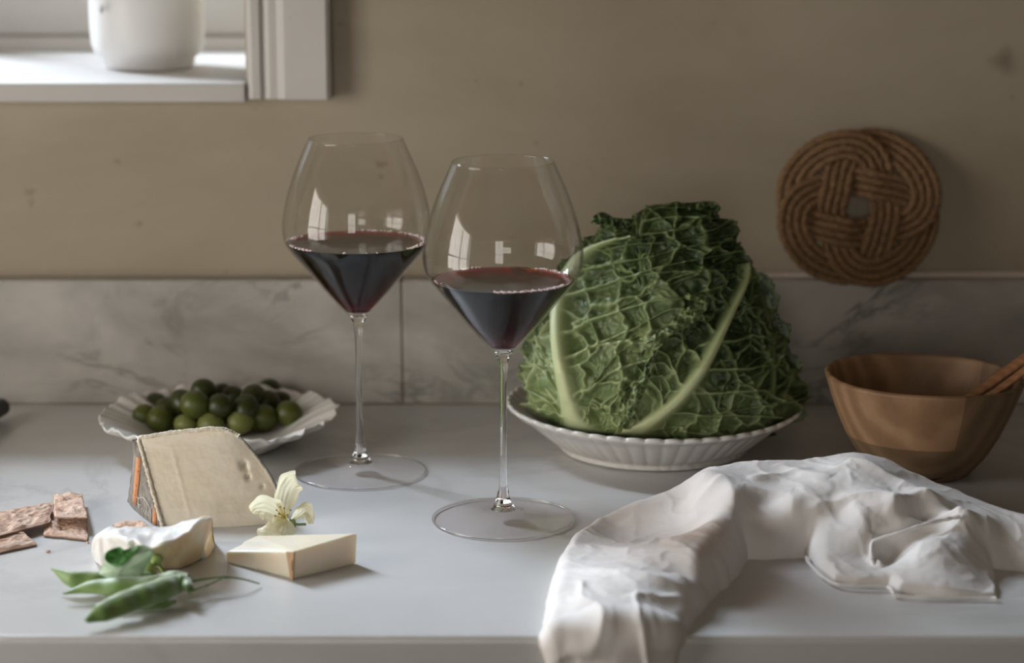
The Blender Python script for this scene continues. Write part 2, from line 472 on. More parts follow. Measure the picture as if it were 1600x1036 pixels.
# ------------------------------------------------------------------ rope trivet
def trivet():
    TRV = 45
    cpx = PD(1340, 322, 1.786)
    tilt = math.radians(8)
    root = thing('rope_trivet', 'round brown woven rope trivet leaning on the wall above the marble upstand', 'trivet', (cpx[0], 1.785, SPT))
    m, nt, bs = mat_new('jute_rope')
    n = noise(nt, 350, 4, 0.7)
    nt.links.new(ramp(nt, n, [(0.3, lin((104, 78, 54))), (0.72, lin((164, 128, 92)))]), bs.inputs['Base Color'])
    bs.inputs['Roughness'].default_value = 0.95
    bump(nt, bs, noise(nt, 900, 3), 0.6, 0.001)
    t = np.linspace(0, 6 * np.pi, 1500, endpoint=False)
    ph = math.radians(TRV)
    cc_ = np.cos(4 * t / 3)
    r = 0.0375 + np.where(cc_ > 0, 0.0185 * np.tanh(1.7 * cc_) / math.tanh(1.7), 0.0180 * np.tanh(1.7 * cc_) / 1.05)
    X = r * np.cos(-t + ph); Y = r * np.sin(-t + ph); Z = 0.0042 * np.sin(8 * t / 3)
    C = np.stack([X, Y], -1)
    tan = np.gradient(np.vstack([C[-1:], C, C[:1]]), axis=0)[1:-1]
    tan /= np.linalg.norm(tan, axis=1)[:, None]
    nrm = np.stack([-tan[:, 1], tan[:, 0]], -1)
    seg = 12
    for k in (-1.5, -0.5, 0.5, 1.5):
        c2 = C + nrm * (k * 0.0061)
        wob = 0.0004 * np.sin(t * 9 + k * 3)
        L = np.concatenate([[0], np.cumsum(np.linalg.norm(np.diff(c2, axis=0), axis=1))])
        phs = np.linspace(0, 2 * np.pi, seg, endpoint=False)
        rr = 0.0030 * (1 + 0.11 * np.cos(3 * (phs[None, :] - L[:, None] / 0.0045)))
        # plane coords -> leaning in the world (plane X -> x, Y -> z, Z -> towards camera)
        side = nrm
        px = c2[:, 0][:, None] + rr * np.cos(phs)[None, :] * side[:, 0][:, None]
        py = c2[:, 1][:, None] + rr * np.cos(phs)[None, :] * side[:, 1][:, None]
        pz = (Z + wob)[:, None] + rr * np.sin(phs)[None, :]
        wx = cpx[0] + px * 1.01
        wz = SPT + 0.0592 + py * math.cos(tilt) * 0.965
        wy = 1.7815 - pz + (py) * math.sin(tilt)
        V = np.stack([wx, wy, wz], -1).reshape(-1, 3)
        o = mesh_obj('rope_strand', V, grid_faces(len(t), seg, cu=True, cv=True), m)
        adopt(root, o)
trivet()

# ------------------------------------------------------------------ wine glasses
def wine_glass(x, D, wine_py, label, tint_group):
    def prof(lst):
        out = []
        for py, hp in lst:
            e = PITCH + math.atan((py - 518) / F)
            z = H - 1.46 * math.tan(e)
            zc = 1.46 * math.cos(PITCH) + (H - z) * math.sin(PITCH)
            out.append((hp / F * zc, z))
        return np.array(out)
    z0 = prof([(812, 1)])[0, 1]
    outer = prof([(254, 80.5), (280, 92), (308, 104), (344, 116), (375, 123), (393, 125.5), (410, 125.3), (424, 122.5), (437, 115.5), (455, 100.5), (475, 83), (497, 64.5), (518, 46.5), (540, 26), (551, 15.5)])
    outer[:, 1] -= z0
    s = spline(outer, 90)
    nr = np.stack([np.gradient(s[:, 1]), -np.gradient(s[:, 0])], -1); nr /= np.linalg.norm(nr, axis=1)[:, None]
    if nr[10, 0] > 0: nr = -nr            # points inwards
    thick = np.interp(np.arange(90), [0, 60, 89], [0.0007, 0.0010, 0.0012])
    inner = s + nr * thick[:, None]
    root = thing('wine_glass', label, 'wine glass', (x, D, 0), tint_group)
    c = (x, D, 0.0004)
    inn = inner[:-4]
    rim = np.array([(s[0, 0] - 0.00035, s[0, 1] + 0.0004)])
    bowl = lathe('bowl', np.vstack([s[::-1], rim, inn, [[0.0, inn[-1, 1] - 0.0006]]]), 96, M['bowl_glass'], c)
    stem = prof([(551, 15.5), (556, 12.6), (562, 9.6), (576, 6.9), (610, 5.6), (690, 5.0), (735, 5.7), (758, 6.9), (770, 8.8), (781, 11.8), (789, 15.5), (796, 19.5)]); stem[:, 1] -= z0
    stem = spline(stem, 50)
    # foot: shallow cone down to a thin rim
    rf = 111.0 / F * (1.46 * math.cos(PITCH) + H * math.sin(PITCH))
    ft = spline([tuple(stem[-1]), (0.0125, 0.0050), (0.020, 0.0034), (0.032, 0.0024), (rf - 0.002, 0.0018), (rf, 0.0011)], 30)
    stem_o = lathe('stem', np.vstack([[[0.0, s[-1, 1]]], stem, [[0.0, stem[-1, 1] - 0.0004]]])[::-1], 48, M['glass'], c)
    foot = lathe('foot', np.vstack([[[0.0, ft[0, 1]]], ft, [(rf - 0.0004, 0.0002), (rf - 0.002, 0.0)], [(0.0, 0.0)]])[::-1], 96, M['foot_glass'], c)
    rim_ring = lathe('foot_rim', [(rf - 0.0004 + 0.0007 * math.cos(a), 0.0009 + 0.0007 * math.sin(a)) for a in np.linspace(-math.pi, math.pi, 13)], 128, M['glass'], c)
    # wine
    zw = H - D * math.tan(PITCH + math.atan((wine_py - 518) / F))
    iw = inner.copy(); iw[:, 0] -= 0.00005
    keep = iw[iw[:, 1] < zw - 0.0006]
    r_top = np.interp(zw, iw[::-1, 1], iw[::-1, 0])
    wp = np.vstack([[[0.0, zw]], [[r_top - 0.004, zw]], [[r_top - 0.001, zw + 0.0003]], [[r_top - 0.0001, zw + 0.0007]], keep[:-4], [[0.0, keep[-5, 1] - 0.0003]]])
    wine = lathe('wine', wp[::-1], 96, M['wine'], c)
    wine['label'] = 'dark red wine filling the lower cone of the bowl'
    # ring of fine bubbles where wine meets glass
    rnd = random.Random(int(x * 1e5) + 7)
    V, Fc = [], []
    bm = bmesh.new(); bmesh.ops.create_icosphere(bm, subdivisions=1, radius=1.0)
    bv = [np.array(v.co) for v in bm.verts]; bf = [[v.index for v in f.verts] for f in bm.faces]; bm.free()
    arcs = [(200, 250, 60), (-40, 30, 55), (60, 110, 60), (150, 168, 20), (-75, -40, 60 if x > -0.05 else 10)]
    if x < -0.05: arcs = [(200, 232, 60), (-38, 95, 120), (150, 168, 24), (262, 264, 3), (281, 283, 2), (290, 292, 3), (-38, -20, 22)]
    else: arcs = [(262, 335, 170), (20, 62, 60), (110, 128, 22), (185, 200, 8)]
    for a0, a1, n in arcs:
        for _ in range(n):
            a = math.radians(rnd.uniform(a0, a1)); q = rnd.uniform(0.0008, 0.0042) * (0.5 + rnd.random() * 0.7)
            rb = rnd.uniform(0.00040, 0.00095)
            p = np.array([c[0] + (r_top - q) * math.cos(a), c[1] + (r_top - q) * math.sin(a), c[2] + zw + rb * 0.7 + 0.0002])
            k = len(V); V += [p + b_ * rb for b_ in bv]; Fc += [[i + k for i in f] for f in bf]
    fr = mesh_obj('bubbles', V, Fc, M['froth']); fr['kind'] = 'stuff'
    adopt(root, bowl, stem_o, foot, wine); adopt(foot, rim_ring); adopt(wine, fr)
M['foot_glass'] = thin_glass('foot_glass', (0.995, 0.985, 0.985, 1), 1.15)
gl, gr = PD(563, 738, 1.575), PD(786.5, 812, 1.46)
wine_glass(gl[0], P(563, 738)[1], 380, 'stemmed wine glass of red wine between the olive plate and the other glass', 'glasses of red wine')
wine_glass(gr[0], P(786, 812)[1], 439, 'stemmed wine glass of red wine in front of the cabbage dish', 'glasses of red wine')

# ------------------------------------------------------------------ olive plate and olives
OC = P(342, 647, 0.024); OC[2] = 0.0005
RP = 0.0895
def plate_fn(r, z, T, u):
    w = sstep(0.045, RP, r)
    lob = np.abs(np.sin(T * 10.0)) ** 0.7
    big = np.sin(T * 5 + 0.6)
    r2 = r * (1 + w * (0.035 * (lob - 0.6) + 0.012 * big))
    z2 = z + w * (0.0012 * np.sin(T * 10 + 0.8) + 0.0010 * np.sin(T * 20) + 0.0012 * np.sin(T * 3 + 1.0)) + 0.0009 * w * np.cos(T * 40)
    return r2, z2
op = [(0.0, 0.004), (0.030, 0.004), (0.044, 0.0045), (0.052, 0.0075), (0.060, 0.0125), (0.070, 0.0175), (0.080, 0.0215), (0.086, 0.0238), (RP, 0.0252), (RP + 0.0004, 0.0240), (0.086, 0.0215), (0.078, 0.0180), (0.068, 0.0135), (0.058, 0.0075), (0.050, 0.0022), (0.047, 0.0), (0.043, 0.0), (0.041, 0.0015), (0.0, 0.0015)]
top = spline(op[:9], 34); bot = spline(op[9:15], 20)
pl = lathe('olive_plate', np.vstack([top, bot, op[15:]]), 240, M['ceramic'], OC, fn=plate_fn)
place(pl, tuple(OC)); tag(pl, 'small white scalloped plate holding green olives', 'plate')

def olive_mat(name, a, b):
    m, nt, bs = mat_new(name)
    nt.links.new(ramp(nt, noise(nt, 55, 3), [(0.35, lin(a)), (0.7, lin(b))]), bs.inputs['Base Color'])
    bs.inputs['Roughness'].default_value = 0.36
    bump(nt, bs, noise(nt, 260, 2), 0.12, 0.0006)
    return m
OM = [olive_mat('olive_green', (72, 80, 28), (92, 98, 38)), olive_mat('olive_dark', (46, 52, 20), (62, 66, 26)), olive_mat('olive_pale', (118, 126, 66), (134, 138, 78))]
# (px, py, height of centre, radius px, material, elongation)
ol = [(250, 656, .0150, 20, 0, 1.05), (226, 650, .0165, 17, 0, 1.1), (244, 633, .0165, 17, 1, 1.15), (304, 632, .0300, 20.5, 0, 1.0),
      (318, 611, .0330, 18, 1, 1.05), (285, 629, .0260, 18, 1, 1.2), (343, 635, .0280, 18.5, 1, 1.0), (290, 664, .0140, 15.5, 2, 1.1),
      (329, 664, .0145, 19, 2, 1.05), (375, 660, .0150, 18.5, 2, 1.05), (362, 648, .0150, 17, 0, 1.1), (345, 617, .0250, 16, 1, 1.15),
      (366, 621, .0250, 16, 1, 1.2), (395, 622, .0270, 19, 1, 1.2), (411, 653, .0155, 20, 0, 1.0), (451, 647, .0170, 19.5, 0, 1.0),
      (438, 629, .0170, 17, 1, 1.1), (418, 628, .0230, 17, 1, 1.1), (384, 637, .0250, 18, 1, 1.2), (275, 650, .0140, 17, 1, 1.0),
      (312, 655, .0140, 17, 1, 1.0), (268, 636, .0150, 16, 1, 1.1), (355, 626, .0140, 17, 1, 1.0), (420, 610, .0160, 17, 1, 1.1), (305, 618, .0150, 17, 1, 1.1), (262, 640, .0200, 17, 1, 1.1), (330, 648, .0180, 17, 1, 1.1), (396, 643, .0170, 18, 1, 1.1), (430, 642, .0150, 17, 1, 1.0)]
def olive_mesh():
    V, Fc = [], []
    n, m = 18, 24
    for i in range(n + 1):
        a = math.pi * i / n
        rr = math.sin(a); zz = -math.cos(a)
        if a < 0.25: zz += 0.10 * (1 - a / 0.25) ** 2      # stalk dimple
        for j in range(m):
            b_ = 2 * math.pi * j / m
            V.append((rr * math.cos(b_), rr * math.sin(b_), zz))
    Fc = grid_faces(n + 1, m, cv=True)
    return V, Fc
oV, oF = olive_mesh()
omesh = []
for m_ in OM:
    o_ = mesh_obj('olive', oV, oF, m_); omesh.append(o_.data); bpy.data.objects.remove(o_)
rnd = random.Random(4)
for i, (px, py, z, r, mi, el) in enumerate(ol):
    p = P(px, py, z)
    o = bpy.data.objects.new('olive', omesh[mi]); COL.objects.link(o)
    rad = r / F * np.linalg.norm(p - [0, 0, H]) * 1.12
    o.location = tuple(p); o.scale = (rad * 0.97, rad * 0.97, rad * el)
    o.rotation_euler = (R90 + rnd.uniform(-.5, .5), rnd.uniform(-0.4, .4), rnd.uniform(-1.5, 1.5))
    kind = ('plump mid-green olive in the pile on the scalloped plate', 'dark green olive in the pile on the scalloped plate', 'pale green olive at the front of the pile on the scalloped plate')[mi]
    uniq = {0: 'plump mid-green olive in the pile, directly above the printed rind of the tall cheese', 1: 'mid-green olive at the outermost end of the pile, half behind a plumper one', 3: 'glossy mid-green olive perched highest at the front of the pile',
            4: 'dark green olive topping the whole pile on the scalloped plate', 7: 'smallest pale green olive peeping over the plate rim behind the cheese', 8: 'pale green olive lying flat just above the ridge of the tall cheese',
            9: 'pale green olive beside the top corner of the tall cheese', 10: 'mid-green olive wedged between the two larger pale olives', 14: 'round mid-green olive on the rim side of the pale olive by the cheese corner', 15: 'mid-green olive at the end of the pile nearest the wine glass'}
    tag(o, uniq.get(i, kind), 'olive', ('mid-green olives on the plate', 'dark olives on the plate', 'pale olives on the plate')[mi])

# ------------------------------------------------------------------ hard cheese wedge with printed rind
def cheese_mat(name, a, b, c, sss=0.25):
    m, nt, bs = mat_new(name)
    n = noise(nt, 38, 5, 0.6, 0.3, stretch=(0.5, 1, 2.2))
    n2 = noise(nt, 210, 3)
    col = ramp(nt, n, [(0.3, lin(a)), (0.5, lin(b)), (0.72, lin(c))])
    nt.links.new(col, bs.inputs['Base Color'])
    bs.inputs['Roughness'].default_value = 0.42
    bs.inputs['Subsurface Weight'].default_value = sss
    bs.inputs['Subsurface Radius'].default_value = (1, 0.65, 0.35); bs.inputs['Subsurface Scale'].default_value = 0.004
    bump(nt, bs, n2, 0.25, 0.0008)
    return m
M['paste'] = cheese_mat('hard_cheese_paste', (226, 213, 190), (233, 222, 203), (238, 230, 214))
M['rind'] = simple('cheese_rind', (104, 98, 92), (168, 161, 152), rough=0.85, scale=320, bscale=300, bstr=0.5, stretch=(1, 1, 0.35))
M['rind_white'] = simple('cheese_rind_edge', (234, 226, 212), (206, 192, 168), rough=0.8, scale=300, bscale=500, bstr=0.6)
M['orange_print'] = simple('orange_print', (206, 142, 94), (190, 124, 78), rough=0.7, scale=300)
M['white_print'] = simple('white_print', (205, 200, 192), rough=0.7)
M['dark_print'] = simple('dark_print', (62, 54, 48), rough=0.7)
def hard_cheese():
    F0, K0 = P(257, 825), P(205, 783)
    T0 = PD(219, 685, 1.476)
    F1 = P(448, 818); K1 = F1 + np.array([-0.020, 0.062, 0]); T1 = PD(374, 682, 1.474)
    n, mf = 64, 48
    us = np.linspace(0, 1, n)
    ridge_px = spline([(219, 685), (255, 678), (300, 673), (345, 670.5), (374, 682)], n)
    T = np.array([PD(a, b_, 1.475) for a, b_ in ridge_px]); T[0] = T0; T[-1] = T1
    vs_ = np.linspace(0, 1, mf)
    Fl = F0[None] + (F1 - F0)[None] * us[:, None]; Kl = K0[None] + (K1 - K0)[None] * us[:, None]
    Fl[:, 1] -= 0.004 * np.sin(us * np.pi)
    def side(A, sign):
        G = A[:, None, :] * (1 - vs_)[None, :, None] + T[:, None, :] * vs_[None, :, None]
        bul = 0.0065 * np.sin(vs_ * np.pi)[None, :] * (us[:, None] ** 6)
        G[..., 0] += bul
        cc = (np.random.RandomState(3 if sign else 4).rand(n, mf) - .5) * 0.00012
        fold = 0.0005 * np.exp(-((us[:, None] - 0.24 - 0.05 * vs_[None] + 0.006 * np.sin(vs_[None] * 60)) / 0.012) ** 2) * sstep(0.05, .2, vs_)[None] * sstep(.9, .7, vs_)[None]
        G[..., 1] += (cc + fold * sign + 0.00018 * fbm(G[..., 0] * 160, G[..., 2] * 160, 0, 5)) * (-1 if sign else 1)
        return G
    A = side(Fl, 1); B = side(Kl, 0)
    # two small holes and cracks in the cut face
    for hx, hy, hr, dep in ((379, 732, 0.0022, 0.004), (387, 748, 0.0016, 0.003), (384, 738, 0.0012, 0.002), (410, 762, .0012, .002)):
        p = PD(hx, hy, 1.457)
        d = np.hypot(A[..., 0] - p[0], A[..., 2] - p[2]); A[..., 1] += dep * np.exp(-(d / hr) ** 2)
    V = np.vstack([A.reshape(-1, 3), B.reshape(-1, 3)])
    Fc = grid_faces(n, mf) + grid_faces(n, mf, flip=True, off=n * mf)
    k = len(V)
    # bottom and right end
    Fc.append(tuple([i * mf for i in range(n)][::-1] + [n * mf + i * mf for i in range(n)]))
    Fc.append(tuple([(n - 1) * mf + j for j in range(mf)] + [n * mf + (n - 1) * mf + j for j in range(mf)][::-1]))
    root = thing('hard_cheese_wedge', 'tall cream hard cheese wedge with orange and grey printed rind', 'cheese', (F0[0] + 0.04, 1.46, 0))
    body = mesh_obj('cheese_paste', V, Fc, M['paste'])
    # rind slab on the left end: between the front edge, the back edge and the ridge
    nrm = np.cross(T0 - F0, K0 - F0); nrm /= np.linalg.norm(nrm)
    if nrm[0] > 0: nrm = -nrm
    th = 0.0028
    a = np.linspace(0, 1, 14); b_ = np.linspace(0, 1, 30)
    fe = A[0][np.linspace(0, mf - 1, 30).astype(int)]; be = B[0][np.linspace(0, mf - 1, 30).astype(int)]
    G = be[None] * (1 - a)[:, None, None] + fe[None] * a[:, None, None]
    outp = G + nrm * (th + 0.0025 * np.sin(a * np.pi))[:, None, None] + nrm * 0.0003 * fbm(G[..., 1] * 300, G[..., 2] * 300, 0, 9)[..., None]
    V2 = np.vstack([outp.reshape(-1, 3), (G + nrm * 0.0001).reshape(-1, 3)])
    m = 30
    Fc2 = grid_faces(14, m)
    ring = [i * m for i in range(14)] + [13 * m + j for j in range(1, m)] + [i * m + m - 1 for i in range(12, -1, -1)] + [j for j in range(m - 2, 0, -1)]
    off = 14 * m
    Fc2 += [(ring[i], ring[(i + 1) % len(ring)], ring[(i + 1) % len(ring)] + off, ring[i] + off) for i in range(len(ring))]
    rind = mesh_obj('rind', V2, Fc2, M['rind'])
    rind['label'] = 'grey printed rind on the end of the wedge'
    edge = tube('rind_edge', spline([F0 + nrm * 0.0012, *[A[0][j] + nrm * 0.0012 for j in range(6, mf - 4, 6)], T0 + nrm * 0.0005, *[T[i] for i in range(5, n, 6)], T1], 160), 0.0016, M['rind_white'], seg=7,
                fn=lambda r, u, p: r * (1 + 0.35 * vnoise(u * 160 + p * 0, p * 2 + u * 0, 0, 3)), up=(0.1, -1, 0.2))
    edger = tube('rind_edge', spline([T1] + [A[-1][j] for j in range(mf - 4, 0, -5)] + [F1], 60), 0.0010, M['rind'], seg=7, up=(0, -1, 0.1))
    adopt(root, body, rind, edge, edger)
    # print on the rind: strips defined on the rind's outer surface
    o0 = outp[7, 0]
    def onrind(px, py, lift=0.0006):
        d = ray(px, py); cpos = np.array([0, 0, H])
        best = None
        pts = outp.reshape(-1, 3)
        rel = pts - cpos; tt = rel @ d / (d @ d); dist = np.linalg.norm(rel - tt[:, None] * d, axis=1)
        w = 1 / (dist + 1e-4) ** 3
        idx = np.argsort(dist)[:6]
        tm = (tt[idx] * w[idx]).sum() / w[idx].sum()
        return cpos + d * tm + nrm * lift
    def poly(nm, pxs, mat, nsub=8):
        # quad strip given as two edges of pixels
        L, R_ = spline(pxs[0], nsub), spline(pxs[1], nsub)
        Vq = [onrind(*q) for q in L] + [onrind(*q) for q in R_]
        o = mesh_obj(nm, Vq, [(i, i + 1, nsub + i + 1, nsub + i) for i in range(nsub - 1)], mat)
        sm = o.modifiers.new('film', 'SOLIDIFY'); sm.thickness = 0.0002
        adopt(root, o); return o
    s1 = poly('orange_band', ([(214.5, 714), (211, 750), (208, 784)], [(221, 716), (218, 755), (213.5, 790)]), M['orange_print'])
    s2 = poly('orange_band', ([(242.5, 781), (240.5, 800), (239, 818)], [(246, 786), (246, 803), (244.5, 822)]), M['orange_print'])
    poly('printed_line', ([(215.6, 776), (219, 778), (223, 776), (229, 780), (236.2, 793)], [(215.6, 777.2), (219, 779.3), (223, 777.3), (228.4, 781.4), (235.6, 794.2)]), M['white_print'], 14)
    poly('printed_line', ([(235.8, 793), (236.4, 814)], [(236.8, 793.5), (237.2, 815)]), M['white_print'], 5)
    poly('printed_line', ([(216.2, 777), (217, 793)], [(217.0, 777), (217.8, 794)]), M['white_print'], 5)
    # lettering under the arch: a capital T and a few small illegible letters
    strokes = [((217.8, 787), (218.9, 795)), ((215.9, 785.6), (221.5, 789.6)), ((222.6, 793), (223.2, 799)), ((222.8, 793.5), (225, 794.4)), ((226.0, 796), (226.3, 801.2)), ((226.3, 801.2), (228.2, 803)), ((228.2, 797.6), (228.5, 803.4)),
               ((229.8, 799), (230, 804.8)), ((230, 799), (231.8, 800.6)), ((231.8, 800.6), (232, 806.4)), ((233.2, 802), (233.4, 808)), ((233.4, 808), (235, 809.6)), ((233.3, 805), (234.8, 806.2))]
    for (x0, y0), (x1, y1) in strokes:
        dx, dy = x1 - x0, y1 - y0; l = math.hypot(dx, dy); ox, oy = -dy / l * 0.4, dx / l * 0.4
        poly('printed_letter', ([(x0 + ox, y0 + oy), (x1 + ox, y1 + oy)], [(x0 - ox, y0 - oy), (x1 - ox, y1 - oy)]), M['white_print'], 3)
    for k in range(7):
        t = (k + 0.6) / 7.4; x, y = 218.6 - 7 * t, 724 + 56 * t
        poly('printed_dot', ([(x - 0.5, y - 0.7), (x - 0.5, y + 0.7)], [(x + 0.5, y - 0.7), (x + 0.5, y + 0.7)]), M['dark_print'], 3)
hard_cheese()

# ------------------------------------------------------------------ lofted slabs (soft cheese, pale cheese, crackers)
def hull_mesh(name, bottom, topp, mat, sub=0, parent=None, disp=None, bevel=0.0):
    n = len(bottom)
    V = list(bottom) + list(topp)
    Fc = [tuple(range(n))[::-1], tuple(range(n, 2 * n))] + [(i, (i + 1) % n, n + (i + 1) % n, n + i) for i in range(n)]
    o = mesh_obj(name, V, Fc, mat, parent, smooth=False)
    bm = bmesh.new(); bm.from_mesh(o.data); bmesh.ops.recalc_face_normals(bm, faces=bm.faces[:])
    if sub:
        bmesh.ops.triangulate(bm, faces=[f for f in bm.faces if len(f.verts) > 4])
        bmesh.ops.subdivide_edges(bm, edges=bm.edges[:], cuts=sub, use_grid_fill=True)
    bm.to_mesh(o.data); bm.free()
    if bevel:
        m = o.modifiers.new('soft_edge', 'BEVEL'); m.width = bevel; m.segments = 3; m.angle_limit = math.radians(40)
    return o
# pale firm wedge
def pale_wedge():
    A, B_, C_, D_ = P(352, 879), P(458, 906), P(557, 881), P(398, 855)
    hA = 0.0072
    def up(p, h): return np.array([p[0], p[1], h])
    tA = PD(352.5, 862, A[1]); tB = PD(459, 862, B_[1] + 0.0005); tC = PD(559, 833, C_[1] + 0.001)
    tD = PD(402, 836, C_[1] + 0.020)
    D2 = np.array([tD[0], tD[1], 0.0])
    # slightly ragged back-left edge
    root = thing('pale_cheese_wedge', 'low pale ivory cheese wedge with a thin rind strip on its front corner', 'cheese', (0.5 * (A[0] + C_[0]), 1.37, 0))
    E0, E1 = (2 * A + D2) / 3 + [0.002, 0, 0], (A + 2 * D2) / 3 - [0.001, 0, 0]
    tE0, tE1 = (2 * tA + tD) / 3 + [0.003, 0, 0.001], (tA + 2 * tD) / 3 - [0.002, 0, 0.0005]
    body = hull_mesh('cheese_paste', [A, B_, C_, D2, E1, E0], [tA, tB, tC, tD, tE1, tE0], M['ivory'], bevel=0.0014)
    # rind strip wraps the front corner
    def lp(a, b, t): return a + (b - a) * t
    outn = np.array([-0.25, -1, 0]); outn /= np.linalg.norm(outn)
    s = 0.0005
    b0, b1 = lp(B_, A, 0.01), lp(B_, A, 0.035); t0, t1 = lp(tB, tA, 0.0), lp(tB, tA, 0.11)
    bb0 = lp(B_, C_, 0.02); tt0 = lp(tB, tC, 0.03)
    Vr = [b1 + outn * s, B_ + outn * 0.0008, bb0 + outn * s, t1 + outn * s, tB + outn * 0.0008, tt0 + outn * s]
    rd = mesh_obj('rind_strip', Vr, [(0, 1, 4, 3), (1, 2, 5, 4)], M['rind_tan'], smooth=False)
    sm = rd.modifiers.new('film', 'SOLIDIFY'); sm.thickness = 0.0006
    rd['label'] = 'thin tan rind strip with a stamped mark'
    mkp = [(455.5, 876), (457.3, 876), (457.3, 892), (455.9, 892)]
    Vm = [PD(a, c, B_[1] - 0.0016) for a, c in mkp]
    mk = mesh_obj('stamp_mark', Vm, [(0, 1, 2, 3)], M['stamp'], smooth=False)
    sm = mk.modifiers.new('film', 'SOLIDIFY'); sm.thickness = 0.0002
    adopt(root, body, rd); adopt(rd, mk)
M['ivory'] = simple('ivory_cheese', (234, 220, 194), (240, 230, 210), rough=0.4, scale=40, bscale=160, bstr=0.12, sss=0.5, sssr=(1, .6, .3), ssss=0.008)
M['rind_tan'] = simple('tan_rind', (200, 166, 128), (184, 148, 110), rough=0.7, scale=200)
M['stamp'] = simple('rind_stamp', (140, 104, 84), rough=0.8)
pale_wedge()

# soft bloomy-rind cheese: sections from left end to right tip
def soft_cheese():
    # each section: (front foot px, front shoulder px, top front px, top back px/z, back foot)
    secs = [  # fx,fy | tx,ty,tz (upper front edge) | bx, by, bz (upper back edge)
        ((146, 868), (143, 856, .010), (150, 850, .008)),
        ((152, 884), (150, 838, .022), (168, 826, .020)),
        ((175, 893), (178, 838, .027), (200, 824, .026)),
        ((205, 893), (210, 846, .027), (225, 824, .026)),
        ((236, 893), (237, 853, .026), (245, 824, .026)),
        ((262, 892), (262, 848, .028), (268, 822, .027)),
        ((290, 888), (288, 835, .030), (290, 814, .029)),
        ((318, 872), (315, 815, .033), (312, 808, .031)),
        ((332, 848), (332, 812, .026), (326, 808, .024)),
    ]
    K = []
    for f, t, b_ in secs:
        pf = P(*f); ptp = P(*t); pb = P(*b_)
        back = np.array([pb[0] + 0.002, pb[1] + 0.012, 0.0])
        midf = 0.5 * (pf + ptp) + np.array([0, -0.0035, 0])
        low = pf + np.array([0, -0.001, 0.003])
        K.append([pf + [0, .004, 0], low, midf, 0.2 * pf + 0.8 * ptp + [0, -0.0025, 0], ptp, 0.5 * (ptp + pb) + [0, 0, 0.001], pb, 0.5 * (pb + back) + [0, .002, .003], back])
    K = np.array(K)                              # sections x profile x 3
    n = 90
    K2 = np.stack([spline(K[:, j], n) for j in range(K.shape[1])], 1)
    K3 = np.stack([spline(K2[i], 64) for i in range(n)], 0)
    u = np.linspace(0, 1, n)[:, None]; v = np.linspace(0, 1, 64)[None]
    # wrinkles: bloomy rind drapes on the left, torn lip along the top of the cut
    drape = sstep(0.52, 0.36, u)
    K3[..., 1] -= drape * 0.0016 * np.sin(v * 9 + u * 70 + 2 * vnoise(u * 9 + v * 0, v * 5 + u * 0, 0, 2)) * sstep(0.0, .2, v)
    K3[..., 2] += (0.0010 * fbm(K3[..., 0] * 120, K3[..., 1] * 120, K3[..., 2] * 60, 8)) * sstep(0.02, .1, v) * sstep(.98, .9, v)
    cut = sstep(0.50, 0.56, u) * sstep(0.08, 0.14, v) * sstep(0.50, 0.44, v)
    K3[..., 1] += cut * 0.0012 * (1 + fbm(u * 14 + v * 0, v * 5 + u * 0, 0, 4))
    lip = sstep(0.50, 0.58, u) * np.exp(-((v - 0.505 - 0.012 * vnoise(u * 22, u * 0, 0, 6)) / 0.022) ** 2)
    K3[..., 2] += lip * 0.0016; K3[..., 1] -= lip * 0.0022
    K3[..., 2] = np.maximum(K3[..., 2], 0.0003)
    rindv = np.maximum(sstep(0.53, 0.47, u + 0.02 * vnoise(v * 9 + u * 0, u * 0 + v, 0, 9)), sstep(0.462, 0.482, v + 0.02 * vnoise(u * 18, u * 3, 0, 3)))
    rindv = rindv * np.ones((n, 64)) * (1 - sstep(0.84, 0.90, u) * sstep(0.58, 0.64, v))
    V = list(K3.reshape(-1, 3)); m = 64
    Fc = grid_faces(n, m, flip=True)
    Fc.append(tuple(range(m))); Fc.append(tuple((n - 1) * m + j for j in range(m))[::-1])
    Fc.append(tuple([i * m for i in range(n)] + [i * m + m - 1 for i in range(n - 1, -1, -1)]))
    mm, nt, bs = mat_new('bloomy_cheese')
    at = N(nt, 'ShaderNodeAttribute', attribute_name='rind')
    pst = ramp(nt, noise(nt, 50, 4), [(0.3, lin((232, 204, 158))), (0.7, lin((244, 226, 190)))])
    rd = ramp(nt, noise(nt, 90, 4), [(0.3, lin((226, 222, 218))), (0.7, lin((238, 236, 234)))])
    nt.links.new(mix(nt, at.outputs['Fac'], pst, rd), bs.inputs['Base Color'])
    bs.inputs['Roughness'].default_value = 0.42
    bs.inputs['Subsurface Weight'].default_value = 0.35; bs.inputs['Subsurface Radius'].default_value = (1, .6, .3); bs.inputs['Subsurface Scale'].default_value = 0.005
    bump(nt, bs, noise(nt, 260, 3), 0.2, 0.001)
    root = thing('soft_cheese_piece', 'soft white-rinded cheese piece with creamy cut side beside the pods', 'cheese', (P(235, 880)[0], 1.37, 0))
    # split into rind and paste meshes along the rind boundary
    fr, fp = [], []
    rv = rindv.ravel()
    for f in Fc:
        (fr if (len(f) > 4 and min(f) == 0) or len(f) <= 4 and np.mean(rv[list(f)]) > 0.5 else fp).append(f)
    def sub(fs, nm, lbl):
        used = sorted({i for f in fs for i in f}); mp_ = {k: i for i, k in enumerate(used)}
        o = mesh_obj(nm, [V[k] for k in used], [[mp_[i] for i in f] for f in fs], mm, attrs={'rind': rv[used]})
        o['label'] = lbl; return o
    a = sub(fr, 'bloomy_rind', 'white velvety rind'); b_ = sub(fp, 'soft_paste', 'creamy yellow cut paste')
    adopt(root, a, b_)
soft_cheese()

